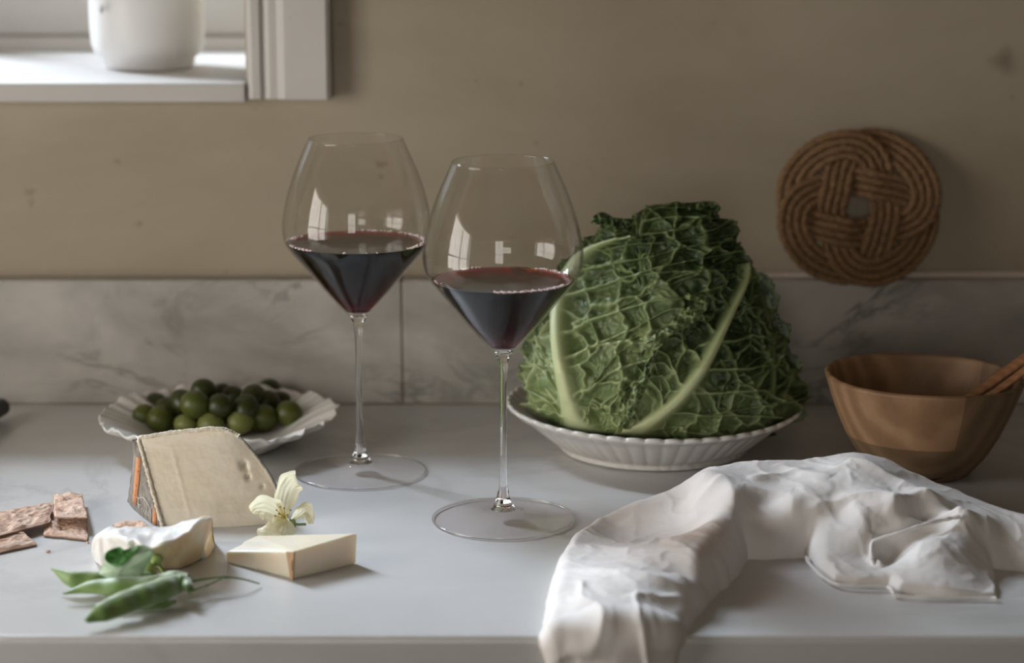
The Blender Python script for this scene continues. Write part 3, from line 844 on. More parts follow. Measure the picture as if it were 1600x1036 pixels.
# crackers
def cracker_mat():
    m, nt, bs = mat_new('crispbread')
    n = noise(nt, 120, 5, 0.65); c = ramp(nt, n, [(0.3, lin((182, 138, 112))), (0.46, lin((214, 180, 158))), (0.75, lin((230, 206, 188)))])
    at = N(nt, 'ShaderNodeAttribute', attribute_name='pit')
    c = mix(nt, at.outputs['Fac'], c, lin((120, 72, 46)))
    nt.links.new(c, bs.inputs['Base Color']); bs.inputs['Roughness'].default_value = 0.9
    bump(nt, bs, noise(nt, 420, 4), 0.7, 0.0012)
    return m
M['cracker'] = cracker_mat()
def cracker(c, label, seed, thick=0.0026, group='crispbread crackers', n=44, puff=0.0012):
    c = [np.array(q) for q in c]          # back-left, back-right, front-right, front-left (bottom face corners)
    u, v = np.meshgrid(np.linspace(0, 1, n), np.linspace(0, 1, n), indexing='ij')
    ju = 0.012 * fbm(v * 9, v * 0 + seed, 0, seed) ; jv = 0.012 * fbm(u * 9, u * 0 + seed, 1, seed + 5)
    uu = u + ju * np.where(u > .5, sstep(.8, 1, u), -sstep(.2, 0, u)); vv = v + jv * np.where(v > .5, sstep(.8, 1, v), -sstep(.2, 0, v))
    base = ((1 - uu) * (1 - vv))[..., None] * c[0] + (uu * (1 - vv))[..., None] * c[1] + (uu * vv)[..., None] * c[2] + ((1 - uu) * vv)[..., None] * c[3]
    sx = np.linalg.norm(c[1] - c[0]) * 100; sy = np.linalg.norm(c[3] - c[0]) * 100
    bumps = puff * fbm(u * sx * 1.6, v * sy * 1.6, 0, seed + 11, 3)
    rs = np.random.RandomState(seed); pit = np.zeros_like(u)
    for _ in range(int(2 + sx * sy * 1.0)):
        a, b_ = rs.rand(2) * 0.86 + 0.07; rx, ry = rs.uniform(0.10, 0.2), rs.uniform(0.05, 0.11)
        pit = np.maximum(pit, np.exp(-(((u - a) * sx / rx) ** 2 + ((v - b_) * sy / ry) ** 2)))
    edge = np.minimum(np.minimum(u, 1 - u), np.minimum(v, 1 - v))
    topz = thick * (0.55 + 0.45 * sstep(0, 0.06, edge)) + bumps * sstep(0, .08, edge) - 0.0012 * pit
    T_ = base.copy(); T_[..., 2] += topz; B_ = base.copy(); B_[..., 2] += bumps * 0.5 * sstep(0, .08, edge) + 0.0006
    V = np.vstack([T_.reshape(-1, 3), B_.reshape(-1, 3)])
    V[:, 2] = np.maximum(V[:, 2], 0.0002)
    Fc = grid_faces(n, n, flip=True) + grid_faces(n, n, off=n * n)
    ring = [i * n for i in range(n)] + [(n - 1) * n + j for j in range(1, n)] + [i * n + n - 1 for i in range(n - 2, -1, -1)] + [j for j in range(n - 2, 0, -1)]
    Fc += [(ring[i], ring[i] + n * n, ring[(i + 1) % len(ring)] + n * n, ring[(i + 1) % len(ring)]) for i in range(len(ring))]
    rim = np.zeros_like(u); rim = np.where(edge < 0.004, 0.35, 0)
    o = mesh_obj('crispbread_cracker', V, Fc, M['cracker'], attrs={'pit': np.concatenate([np.maximum(pit * 0.75, rim).ravel(), np.ones(n * n) * 0.6])})
    place(o, tuple(np.mean(c, axis=0)))
    return tag(o, label, 'cracker', group)
cracker([P(72, 805, .0003), P(136, 806, .0003), P(137, 846, .0003), P(67, 839, .0003)], 'square crispbread cracker flat on the worktop under a smaller one', 3)
cracker([P(83, 775, .0062), P(129, 775, .0062), P(137, 812, .0088), P(84, 811, .0088)], 'narrow crispbread cracker lying on top of the square one', 5)
cracker([P(-42, 812, .0055), P(84, 787, .0060), P(78, 819, .0045), P(-40, 850, .0048)], 'long crispbread cracker propped against the square one', 7)
cracker([P(-14, 838, .0003), P(38, 836, .0018), P(58, 853, .0003), P(-18, 870, .0003)], 'broken crispbread cracker in front of the long one', 9)
cracker([P(176, 822, .0003), P(226, 820, .0003), P(236, 830, .0003), P(180, 832, .0003)], 'crispbread cracker hidden behind the soft cheese', 12)
for i, (px, py) in enumerate([(75, 863), (137, 849)]):
    p = P(px, py); r = 0.0016 - 0.0005 * i
    V = []; rs = np.random.RandomState(i)
    bm = bmesh.new(); bmesh.ops.create_icosphere(bm, subdivisions=2, radius=1.0)
    for v_ in bm.verts: v_.co *= r * (0.7 + 0.6 * rs.rand()); v_.co.z *= 0.5; v_.co += Vector((p[0], p[1], r * 0.45))
    me = bpy.data.meshes.new('cracker_crumb'); bm.to_mesh(me); bm.free(); me.materials.append(M['cracker'])
    o = bpy.data.objects.new('cracker_crumb', me); COL.objects.link(o); place(o, (p[0], p[1], 0))
    tag(o, ('larger crispbread crumb in front of the crackers', 'tiny crispbread crumb beside the square cracker')[i], 'crumb')

# ------------------------------------------------------------------ pale flower
def flower():
    m, nt, bs = mat_new('pale_petal')
    nt.links.new(ramp(nt, noise(nt, 200, 3, stretch=(1, 1, .3)), [(0.3, lin((248, 242, 212))), (0.7, lin((252, 249, 232)))]), bs.inputs['Base Color'])
    bs.inputs['Roughness'].default_value = 0.6
    tl = N(nt, 'ShaderNodeBsdfTranslucent'); tl.inputs[0].default_value = lin((250, 244, 216)); mx = N(nt, 'ShaderNodeMixShader'); mx.inputs[0].default_value = 0.45
    nt.links.new(bs.outputs[0], mx.inputs[1]); nt.links.new(tl.outputs[0], mx.inputs[2]); nt.links.new(mx.outputs[0], nt.nodes['Material Output'].inputs[0])
    D0 = 1.405
    ctr = PD(444, 806, D0)
    root = thing('cut_flower', 'wilted pale yellow flower lying by the cheese wedges', 'flower', (ctr[0], ctr[1], 0))
    # petal: list of (px,py,D) along its midline and half-width in px along it
    def petal(mid, wid, curl, seed, nm='petal'):
        n, k = 46, 34
        c = spline(mid, n); w = np.interp(np.linspace(0, 1, n), np.linspace(0, 1, len(wid)), wid)
        w = np.maximum(w, 0.3)
        tanp = np.gradient(c[:, :2], axis=0); tanp /= np.linalg.norm(tanp, axis=1)[:, None] + 1e-9
        nrm = np.stack([-tanp[:, 1], tanp[:, 0]], -1)
        s = np.linspace(-1, 1, k)
        V = []
        for i in range(n):
            for j in range(k):
                u = i / (n - 1)
                fr = 1 + 0.10 * math.sin(u * 20 + seed) * (abs(s[j]) > .8)
                px, py = c[i, :2] + nrm[i] * w[i] * s[j] * fr
                wr = 0.0003 * math.sin(s[j] * 17 + 2.0 * math.sin(u * 4 + seed) + seed) + 0.0016 * float(vnoise(u * 5, s[j] * 3.2, seed, 2)) * u
                V.append(PD(px, py, c[i, 2] + curl * (s[j] ** 2) + wr))
        o = mesh_obj(nm, V, grid_faces(n, k), m)
        adopt(root, o)
        return o
    petal([(446, 808, D0), (445, 790, D0 + .004), (450, 765, D0 + .010), (458, 750, D0 + .010), (463, 748, D0 + .004)], [3, 14, 20, 18, 9], -0.004, 1)
    petal([(445, 808, D0), (432, 800, D0 + .002), (415, 793, D0 + .002), (400, 795, D0 - .002), (394, 801, D0 - .004)], [3, 17, 20, 14, 4], -0.006, 2)
    petal([(447, 808, D0), (440, 818, D0 - .010), (428, 828, D0 - .014), (412, 832, D0 - .012), (402, 828, D0 - .007)], [4, 16, 15, 11, 3], 0.006, 3)
    petal([(448, 810, D0 + .002), (446, 822, D0 - .010), (441, 834, D0 - .016), (436, 838, D0 - .018)], [7, 18, 16, 6], 0.005, 6)
    petal([(455, 812, D0 + .003), (468, 802, D0 + .004), (478, 796, D0), (484, 806, D0 - .004), (486, 819, D0 - .003)], [2, 10, 11, 8, 5], -0.004, 4)
    st = simple('stamen', (226, 214, 140), rough=0.5); tipm = simple('anther', (160, 104, 48), rough=0.7)
    for k, (a, b_) in enumerate([(432, 797), (438, 792), (430, 806), (444, 794), (454, 797), (436, 803), (449, 805)]):
        p0, p1 = PD(446, 812, D0 - .001), PD(a, b_, D0 - 0.007)
        s_ = tube('stamen', spline([p0, 0.5 * (p0 + p1) + [0, -.002, .001], p1], 8), 0.00045, st, seg=6)
        t_ = tube('anther', [p1 - [0.0006, 0, 0], p1, p1 + [0.0006, 0, 0]], [0.0003, 0.0007, 0.0003], tipm, seg=6)
        adopt(root, s_); adopt(s_, t_)
    g = simple('flower_stalk', (142, 160, 110), (120, 142, 92), rough=0.5)
    stalk = tube('stalk', spline([PD(452, 812, D0 + .001), PD(462, 819, D0 + .002), PD(478, 819, D0 + .004)], 12), 0.0010, g, seg=8)
    tip = tube('sepal', spline([PD(458, 814, D0), PD(461, 820, D0 - .004), PD(461, 826, D0 - .004)], 10), np.linspace(0.0016, 0.0002, 10), g, seg=8)
    adopt(root, stalk, tip)
flower()

# ------------------------------------------------------------------ bean pods, leaf, tendrils
def pod_mat(name, a, b, c):
    m, nt, bs = mat_new(name)
    at = N(nt, 'ShaderNodeAttribute', attribute_name='seam')
    col = ramp(nt, noise(nt, 60, 4), [(0.3, lin(a)), (0.7, lin(b))])
    nt.links.new(mix(nt, at.outputs['Fac'], col, lin(c)), bs.inputs['Base Color'])
    bs.inputs['Roughness'].default_value = 0.45
    bs.inputs['Sheen Weight'].default_value = 0.9; bs.inputs['Sheen Roughness'].default_value = 0.5
    bs.inputs['Subsurface Weight'].default_value = 0.15; bs.inputs['Subsurface Scale'].default_value = 0.003
    return m
M['pod'] = pod_mat('green_pod', (92, 126, 52), (118, 148, 74), (64, 102, 44))
def pod(mid, width, thick, label, beans=5, tiltup=0.35, seed=0, stalk=None):
    n, k = 90, 28
    c = spline(mid, n); u = np.linspace(0, 1, n)
    w = np.interp(u, np.linspace(0, 1, len(width)), width); t = np.interp(u, np.linspace(0, 1, len(thick)), thick)
    t = t * (1 + 0.16 * np.cos(u * 2 * np.pi * beans))
    tan = np.gradient(c, axis=0); tan /= np.linalg.norm(tan, axis=1)[:, None]
    side = np.cross(tan, [0, 0, 1.0]); side /= np.linalg.norm(side, axis=1)[:, None]; up = np.cross(side, tan)
    # the flat of the pod is tipped up towards the viewer
    wd = side * math.cos(tiltup) + up * math.sin(tiltup) * (-1 if side[0][1] > 0 else 1)
    wd = np.where((side[:, 1] < 0)[:, None], side * math.cos(tiltup) - up * math.sin(tiltup), side * math.cos(tiltup) + up * math.sin(tiltup))
    td = np.cross(wd, tan)
    ph = np.linspace(0, 2 * np.pi, k, endpoint=False)
    cs = np.sign(np.cos(ph)) * np.abs(np.cos(ph)) ** 1.1
    V = c[:, None, :] + (w[:, None] * cs[None])[..., None] * wd[:, None, :] + (t[:, None] * np.sin(ph)[None])[..., None] * td[:, None, :]
    seam = (np.exp(-(np.sin(ph) / 0.16) ** 2))[None] * np.ones((n, 1))
    zmin = V[..., 2].min()
    if zmin < 0.0003: V[..., 2] += 0.0003 - zmin
    Fc = grid_faces(n, k, cv=True, flip=True) + [tuple(range(k)), tuple((n - 1) * k + j for j in range(k))[::-1]]
    root = thing('bean_pod', label, 'bean pod', tuple(c[n // 2][:2]) + (0,), 'green bean pods')
    o = mesh_obj('pod_shell', V.reshape(-1, 3), Fc, M['pod'], attrs={'seam': seam.ravel() * 0.7})
    adopt(root, o)
    if stalk is not None:
        s_ = tube('stalk', spline(stalk, 30), np.interp(np.linspace(0, 1, 30), [0, .1, .5, .55, .6, 1], [.0016, .0009, .0006, .0009, .0006, .0005]), M['stalk'], seg=7)
        adopt(root, s_)
M['stalk'] = simple('pod_stalk', (86, 112, 58), (112, 132, 74), rough=0.5)
pod([P(80, 888, .014), P(112, 905, .010), P(150, 910, .008), P(195, 908, .007), P(236, 906, .007)], [.0004, .0045, .0066, .0068, .0066, .005], [.0004, .003, .0045, .0045, .003], 'green bean pod lying behind the others with its dark seam upward', 4, 1.15, 1)
pod([P(98, 928, .006), P(140, 918, .009), P(185, 917, .010), P(235, 917, .010), P(272, 908, .011), P(293, 909, .011)], [.0005, .004, .0068, .0074, .0074, .007, .005], [.0004, .003, .0048, .0050, .004], 'green bean pod crossing above the longest pod', 5, 0.55, 2,
    [P(290, 910, .012), P(318, 905, .010), P(345, 902, .010), P(375, 904, .008), P(405, 912, .002)])
pod([P(134, 970, .006), P(165, 955, .009), P(205, 938, .011), P(245, 924, .012), P(280, 912, .012), P(297, 918, .012)], [.0015, .0062, .0072, .0074, .0072, .006, .0022], [.001, .004, .0052, .0050, .003], 'longest green bean pod lying diagonally in front', 6, 0.75, 3,
    [P(296, 925, .010), P(312, 919, .009), P(330, 912, .008), P(347, 904, .010)])
pod([P(160, 950, .0045), P(200, 946, .0045), P(250, 943, .0045), P(275, 940, .004)], [.001, .0045, .005, .001], [.001, .003, .0035, .001], 'short green bean pod tucked beneath the longest pod', 4, 0.3, 4)

def nasturtium():
    m, nt, bs = mat_new('round_leaf')
    at = N(nt, 'ShaderNodeAttribute', attribute_name='vein')
    geo = N(nt, 'ShaderNodeNewGeometry')
    col = ramp(nt, noise(nt, 70, 3), [(0.3, lin((160, 192, 160))), (0.7, lin((186, 212, 184)))])
    col = mix(nt, at.outputs['Fac'], col, lin((196, 210, 186)))
    up = ramp(nt, noise(nt, 70, 3), [(0.3, lin((44, 98, 36))), (0.7, lin((70, 128, 48)))])
    a2 = N(nt, 'ShaderNodeAttribute', attribute_name='face')
    nt.links.new(mix(nt, a2.outputs['Fac'], col, up), bs.inputs['Base Color'])
    bs.inputs['Roughness'].default_value = 0.42
    root = thing('round_leaf', 'folded round green leaf propped against the soft cheese', 'leaf', tuple(P(200, 908)[:2]) + (0,))
    def sheet(nm, outline, ctr, D, bulge, face, lbl):
        n, k = 56, 18
        ol_ = spline(outline + [outline[0]], n + 1)[:-1]
        V, vein = [], []
        for i in range(n):
            for j in range(k):
                q = (j / (k - 1)) ** 0.9
                px, py = np.array(ctr) + (ol_[i] - ctr) * q
                a = i / n * 2 * math.pi
                vn = max(0, math.cos(a * 4.5) ** 24) * (0.15 + 0.85 * (q < .93)) if q > 0.02 else 1
                Dq = D(px, py) + bulge * (1 - q * q) - 0.0004 * vn + 0.0012 * math.sin(a * 5 + 1) * q ** 3
                V.append(PD(px, py, Dq)); vein.append(vn * 0.9)
        o = mesh_obj(nm, V, grid_faces(n, k, cu=True), m, attrs={'vein': vein, 'face': np.ones(n * k) * face})
        sm = o.modifiers.new('thick', 'SOLIDIFY'); sm.thickness = 0.0004; o['label'] = lbl
        adopt(root, o)
    base = 1.300
    sheet('leaf_underside', [(154, 897), (160, 884), (170, 874), (184, 872), (200, 862), (214, 853), (228, 853), (239, 861), (236, 874), (228, 888), (219, 902), (208, 908), (190, 904), (170, 904)], (188, 892), lambda x, y: base + (908 - y) * 0.00006, -0.003, 0, 'pale grey-green underside with radiating veins')
    sheet('leaf_upper_side', [(164, 866), (168, 862), (178, 857), (187, 855), (194, 860), (206, 856), (217, 852), (212, 864), (200, 874), (184, 885), (170, 880), (164, 874)], (188, 868), lambda x, y: base + (908 - y) * 0.00006 - 0.0035, 0.0015, 1, 'dark green upper side folded inward')
    g = simple('young_stem', (176, 192, 120), (150, 172, 96), rough=0.5)
    adopt(root, tube('leaf_stalk', spline([P(236, 876, .012), P(248, 884, .008), P(262, 902, .0015)], 14), np.linspace(.0016, .0012, 14), g, seg=8),
          tube('curled_tendril', spline([P(232, 882, .012), P(240, 893, .008), P(239, 903, .004), P(246, 899, .003)], 18), np.linspace(.0022, .0008, 18), g, seg=8),
          tube('leaf_bud', spline([P(226, 900, .004), P(233, 888, .010), P(242, 876, .014), P(238, 870, .015)], 18), np.array([.001, .003, .0045, .005, .005, .0045, .004, .003, .002] * 2), g, seg=10))
nasturtium()

# ------------------------------------------------------------------ fluted dish under the cabbage
DC = P(1021, 698); DC[2] = 0.0004
RD = 0.1112
def dish_fn(r, z, T, u):
    n = 50
    lob = np.abs(np.cos(T * n / 2.0)) ** 0.6
    w = sstep(0.066, 0.080, r)
    rim = sstep(0.102, RD, r)
    r2 = r + w * 0.0016 * (lob - 0.5) + rim * 0.0012 * (lob - .5)
    z2 = z + rim * 0.0016 * (lob - 0.4) + 0.0010 * np.sin(T * 2 + 1.0) * rim
    return r2, z2
dtop = spline([(0.0, .0075), (0.045, .0075), (0.066, .0095), (0.080, .0170), (0.094, .0265), (0.104, .0318), (RD - .002, .0352)], 40)
dbot = spline([(RD, .0345), (RD - .0004, .0322), (0.106, .0292), (0.0985, .0250), (0.090, .0180), (0.080, .0095), (0.0735, .0055), (0.0715, .0040), (0.0715, .0008), (0.069, 0.0), (0.066, 0.0003), (0.064, .003)], 50)
dish = lathe('fluted_dish', np.vstack([dtop, dbot, [(0, .003)]]), 400, M['ceramic'], DC, fn=dish_fn)
place(dish, tuple(DC)); tag(dish, 'white fluted ceramic dish holding the cabbage', 'dish')

# ------------------------------------------------------------------ savoy cabbage
D0C = 1.645
sil = [(318, 1035, 1080), (332, 988, 1118), (350, 972, 1140), (375, 946, 1150), (400, 922, 1160), (440, 896, 1180), (480, 872, 1198), (520, 845, 1216), (560, 822, 1234), (600, 815, 1246), (630, 828, 1250), (650, 856, 1236), (672, 905, 1190), (690, 950, 1130)]
zz_ = np.array([PD(0, s_[0], D0C)[2] for s_ in sil]); xl_ = np.array([PD(s_[1], s_[0], D0C)[0] for s_ in sil]); xr_ = np.array([PD(s_[2], s_[0], D0C)[0] for s_ in sil])
o_ = np.argsort(zz_); zz_, xl_, xr_ = zz_[o_], xl_[o_], xr_[o_]
def cab_wc(z):
    l = np.interp(z, zz_, xl_); r = np.interp(z, zz_, xr_)
    return (l + r) / 2, (r - l) / 2
def cab_depth(z):
    c, w = cab_wc(z)
    return np.minimum(0.78 * w, 0.074)
def cab_front(px, py, it=14):
    px = np.asarray(px, float); py = np.asarray(py, float)
    a = (px - 800.0) / F; b = -(py - 518.0) / F
    dy = math.cos(PITCH) + b * math.sin(PITCH); dz = -math.sin(PITCH) + b * math.cos(PITCH)
    y = np.full_like(px, D0C)
    for _ in range(it):
        t = y / dy; x = a * t; z = H + dz * t
        c, w = cab_wc(z)
        s = np.clip((x - c) / w, -0.985, 0.985)
        yn = D0C - cab_depth(z) * np.sqrt(1 - s * s) * sstep(zz_[0] - 0.02, zz_[0] + 0.035, z) ** 0.5
        y = 0.5 * y + 0.5 * yn
    t = y / dy
    return np.stack([a * t, y, H + dz * t], -1)
def vor(px, py, cell, seed, jit=0.85):
    """distance to the nearest cell border of a jittered Voronoi pattern (in cells)"""
    x, y = px / cell, py / cell
    ix, iy = np.floor(x).astype(np.int64), np.floor(y).astype(np.int64)
    f1 = np.full(x.shape, 9.0); f2 = np.full(x.shape, 9.0)
    for dx in (-1, 0, 1):
        for dy in (-1, 0, 1):
            cx = ix + dx; cy = iy + dy
            qx = cx + 0.5 + jit * (hash3(cx, cy, 0 * cx, seed) - .5); qy = cy + 0.5 + jit * (hash3(cx, cy, 0 * cx + 5, seed) - .5)
            d = np.hypot(x - qx, y - qy)
            f2 = np.where(d < f1, f1, np.minimum(f2, d)); f1 = np.minimum(f1, d)
    return f2 - f1
def leaf_mat():
    m, nt, bs = mat_new('savoy_leaf')
    at = N(nt, 'ShaderNodeAttribute', attribute_name='vein')
    a2 = N(nt, 'ShaderNodeAttribute', attribute_name='pale')
    n = noise(nt, 45, 4)
    g = ramp(nt, n, [(0.3, lin((28, 45, 21))), (0.7, lin((46, 68, 32)))])
    g2 = ramp(nt, n, [(0.3, lin((120, 142, 88))), (0.7, lin((150, 166, 108)))])
    col = mix(nt, a2.outputs['Fac'], g, g2)
    vcol = mix(nt, a2.outputs['Fac'], lin((142, 162, 104)), lin((206, 212, 164)))
    nt.links.new(mix(nt, at.outputs['Fac'], col, vcol), bs.inputs['Base Color'])
    bs.inputs['Roughness'].default_value = 0.42
    bump(nt, bs, noise(nt, 330, 4), 0.35, 0.001)
    return m
M['savoy'] = leaf_mat()
def leaf_fields(u, sgn_s, t, qx, qy, L, seed, ribw, nsec, sweep, cell, ribamt=1.0):
    """vein / height fields. sgn_s in -1..1 across the blade, t 0..1 along it; qx,qy are lengths in px"""
    s = sgn_s
    wx = qx + 12 * vnoise(qx / 34, qy / 34, 0, seed) + 4 * vnoise(qx / 11, qy / 11, 0, seed + 6)
    wy = qy + 12 * vnoise(qx / 34, qy / 34, 3, seed + 1) + 4 * vnoise(qx / 11, qy / 11, 3, seed + 6)
    rw = ribw * (1 - 0.72 * t) + 1.1 * ribw * np.exp(-t / 0.07)
    rib = np.exp(-(np.abs(u) / np.maximum(rw, 1e-3)) ** 3.0) * ribamt
    sec = np.zeros_like(t)
    for k in range(nsec):
        for sg in (-1, 1):
            tk = (k + 0.25 + 0.45 * hash3(np.int64(k), np.int64(sg + 2), np.int64(0), seed)) / nsec * 0.92
            a = np.abs(s)
            tc = tk + sweep * a ** 0.7 + 0.030 * vnoise(a * 5, a * 0 + k * 3.1 + sg, 0, seed + 3)
            # a side branch leaves each vein part-way
            tb = tc + np.where(a > 0.35, (a - 0.35) * (0.22 if k % 2 else -0.16), 9.0)
            wv = 3.6 * (1 - 0.55 * a) * (1 - 0.35 * tk)
            d = np.abs(t - tc) * L; db = np.abs(t - tb) * L
            v_ = np.maximum(np.exp(-(d / wv) ** 2) * (1 - 0.35 * a), np.exp(-(db / (wv * .75)) ** 2) * (0.8 - 0.35 * a))
            sec = np.maximum(sec, np.where(s * sg >= 0, v_, 0))
    v1 = vor(wx, wy * 0.82, cell, seed); v2 = vor(wx + 50, wy, cell * 0.40, seed + 9)
    off_rib = sstep(0.6, 1.3, np.abs(u) / np.maximum(rw, 1e-3))
    sec = sec * off_rib
    ter = np.exp(-(v1 / 0.075) ** 2) * off_rib
    qua = np.exp(-(v2 / 0.10) ** 2) * off_rib
    vein = np.clip(np.maximum.reduce([rib, sec * 0.95, ter * 0.62, qua * 0.16]), 0, 1)
    pocket = sstep(0.02, 0.40, v1) * sstep(0.9, 2.6, np.abs(u) / np.maximum(rw, 1e-3)) * (1 - sec)
    h = 0.0085 * rib + 0.0032 * sec + 0.0016 * ter + 0.0005 * qua - 0.0030 * pocket
    fl = sstep(0.7, 2.2, np.abs(u) / np.maximum(rw, 1e-3))
    h = h + (0.0012 * fbm(wx / 9, wy / 9, 0, seed + 21, 3) + 0.0040 * vnoise(qx / 55, qy / 40, 0, seed + 23)) * fl
    leaf_fields.rib = rib
    return vein, h
cab = thing('savoy_cabbage', 'pointed green savoy cabbage head with pale ribs in a white dish', 'cabbage', (PD(1030, 600, D0C)[0], D0C, 0.0085))
def head_core():
    n, m = 260, 150
    th = np.linspace(0, 2 * np.pi, n, endpoint=False)[:, None]; zt = np.linspace(0, 1, m)[None]
    z = zz_[0] + (zz_[-1] - zz_[0]) * zt + 0 * th
    c, w = cab_wc(z); d = cab_depth(z)
    tap = np.sqrt(np.clip(1 - ((zt - .55) / .45).clip(0, 1) ** 8, 0, 1)) * sstep(-0.01, 0.05, zt) ** 0.5
    w = w * 0.955 * tap; d = d * 0.955 * tap
    qx = th * 120; qy = (1 - zt) * 360 + 0 * th
    vein, h = leaf_fields(np.full_like(z, 999.0), np.zeros_like(z) + .5, zt + 0 * z, qx, qy, 1e6, 31, 1, 0, 0, 40)
    X = c + (w + h) * np.sin(th); Y = D0C - (d + h) * np.cos(th); Z = np.maximum(z + 0 * th, 0.0095)
    V = np.stack([X, Y, Z], -1).reshape(-1, 3)
    Fc = grid_faces(n, m, cu=True) + [tuple(i * m for i in range(n))[::-1], tuple(i * m + m - 1 for i in range(n))]
    o = mesh_obj('leaf', V, Fc, M['savoy'], attrs={'vein': vein * 0.8, 'pale': np.full(n * m, 0.05)})
    o['label'] = 'inner leaves of the head'
    adopt(cab, o)
head_core()
def front_leaf(rib, left, right, off, seed, ribw, nsec=7, sweep=0.28, cell=27, pale=(0.9, 0.1), ruff=(1.0, 1.0, 1.0), nt_=230, ns_=200, tipoff=0.0, edge_l=0.0, edge_r=0.0, ribamt=1.0):
    R_ = spline(rib, nt_); Lf = spline(left, nt_); Rt = spline(right, nt_)
    s = np.linspace(-1, 1, ns_)
    t = np.linspace(0, 1, nt_)[:, None] * np.ones((1, ns_)); S = np.ones((nt_, 1)) * s[None]
    # outline jitter
    jl = 1 + 0.05 * ruff[0] * fbm(np.linspace(0, 14, nt_), np.zeros(nt_), 0, seed)[:, None]
    jr = 1 + 0.05 * ruff[1] * fbm(np.linspace(0, 14, nt_), np.zeros(nt_), 7, seed)[:, None]
    a = np.abs(S)
    px = np.where(S < 0, R_[:, 0:1] + (Lf[:, 0:1] - R_[:, 0:1]) * a * jl, R_[:, 0:1] + (Rt[:, 0:1] - R_[:, 0:1]) * a * jr)
    py = np.where(S < 0, R_[:, 1:2] + (Lf[:, 1:2] - R_[:, 1:2]) * a * jl, R_[:, 1:2] + (Rt[:, 1:2] - R_[:, 1:2]) * a * jr)
    u = np.hypot(px - R_[:, 0:1], py - R_[:, 1:2])
    L = np.linalg.norm(np.diff(R_, axis=0), axis=1).sum()
    vein, h = leaf_fields(u, S, t, px, py, L, seed, ribw, nsec, sweep, cell, ribamt)
    rib_ = leaf_fields.rib.copy()
    B = cab_front(px, py)
    gi = np.gradient(B, axis=0); gj = np.gradient(B, axis=1)
    # stable outward normal: from the axis of the head
    c, w = cab_wc(B[..., 2]); d = cab_depth(B[..., 2])
    nx = (B[..., 0] - c) / w ** 2; ny = (B[..., 1] - D0C) / d ** 2
    nz = 0.35 / w
    Nn = np.stack([nx, ny, nz + 0 * nx], -1); Nn /= np.linalg.norm(Nn, axis=-1)[..., None]
    el = sstep(0.80, 1.0, np.where(S < 0, a, 0)) * ruff[0]; er = sstep(0.80, 1.0, np.where(S > 0, a, 0)) * ruff[1]; et = sstep(0.88, 1.0, t) * ruff[2]
    e = np.maximum(np.maximum(el, er), et)
    wav = fbm(px / 13, py / 13, 0, seed + 40, 3)
    crisp = e * (0.0035 * wav + 0.0005 * np.sin(px / 3.1 + py / 4.3))
    lift = edge_l * sstep(.6, 1, np.where(S < 0, a, 0)) + edge_r * sstep(.6, 1, np.where(S > 0, a, 0)) + tipoff * sstep(.7, 1, t)
    V = B + Nn * (off + h + crisp + lift)[..., None]
    pl_ = pale[0] + (pale[1] - pale[0]) * sstep(0.0, 0.85, t) - 0.12 * a ** 2 + 0.15 * fbm(px / 40, py / 40, 0, seed + 2, 2) - 0.25 * sstep(1040, 1200, px)  # pale drops towards the right: the head's shaded side put into the colour
    pl_ = np.maximum(np.clip(pl_, 0, 1), rib_ * (0.95 - 0.45 * t))
    o = mesh_obj('leaf', V.reshape(-1, 3), grid_faces(nt_, ns_), M['savoy'], attrs={'vein': vein, 'pale': np.clip(pl_, 0, 1)})
    adopt(cab, o)
    return o
# back right leaf, its green kept dark for the shade on that side
front_leaf([(1180, 690), (1205, 620), (1205, 540), (1190, 470), (1165, 410), (1150, 380)], [(1100, 690), (1120, 620), (1120, 540), (1120, 470), (1110, 410), (1100, 375)],
           [(1215, 680), (1250, 620), (1242, 560), (1218, 490), (1185, 420), (1160, 385)], 0.000, 51, 5, nsec=5, pale=(0.05, 0.0), ruff=(0, 0.7, 0.6), nt_=160, ns_=110, cell=40, ribamt=0.3)
# lower left outer leaf
front_leaf([(930, 672), (895, 650), (865, 615), (845, 580), (850, 535), (868, 500)], [(905, 672), (860, 656), (826, 630), (812, 590), (822, 550), (850, 505)],
           [(960, 672), (940, 640), (925, 600), (915, 560), (905, 520), (900, 490)], 0.0010, 52, 5, nsec=4, pale=(0.8, 0.8), ruff=(1.2, 0, 0.6), nt_=150, ns_=130, cell=40, edge_l=0.001, ribamt=0.6)
# top leaves of the point
front_leaf([(1010, 470), (1003, 420), (1002, 370), (1015, 335), (1050, 320), (1085, 318)], [(940, 470), (950, 420), (968, 375), (985, 340), (1020, 320), (1060, 314)],
           [(1160, 470), (1165, 430), (1155, 395), (1150, 365), (1140, 345), (1122, 325)], 0.0010, 53, 4, nsec=6, sweep=0.3, pale=(0.10, 0.0), ruff=(0.8, 0.9, 0.9), nt_=170, ns_=170, cell=42, ribamt=0.25)
# right front leaf with the diagonal rib
front_leaf([(985, 682), (1020, 658), (1058, 625), (1090, 582), (1113, 537), (1132, 492), (1150, 447), (1153, 415)],
           [(965, 682), (972, 640), (985, 600), (1000, 560), (1025, 520), (1065, 480), (1105, 450), (1140, 415)],
           [(1010, 686), (1095, 688), (1190, 674), (1253, 645), (1240, 590), (1215, 530), (1190, 470), (1168, 415)], 0.0030, 55, 15, nsec=7, sweep=0.18, cell=44, pale=(0.95, 0.0), ruff=(0.3, 0.8, 0.6), nt_=280, ns_=240)
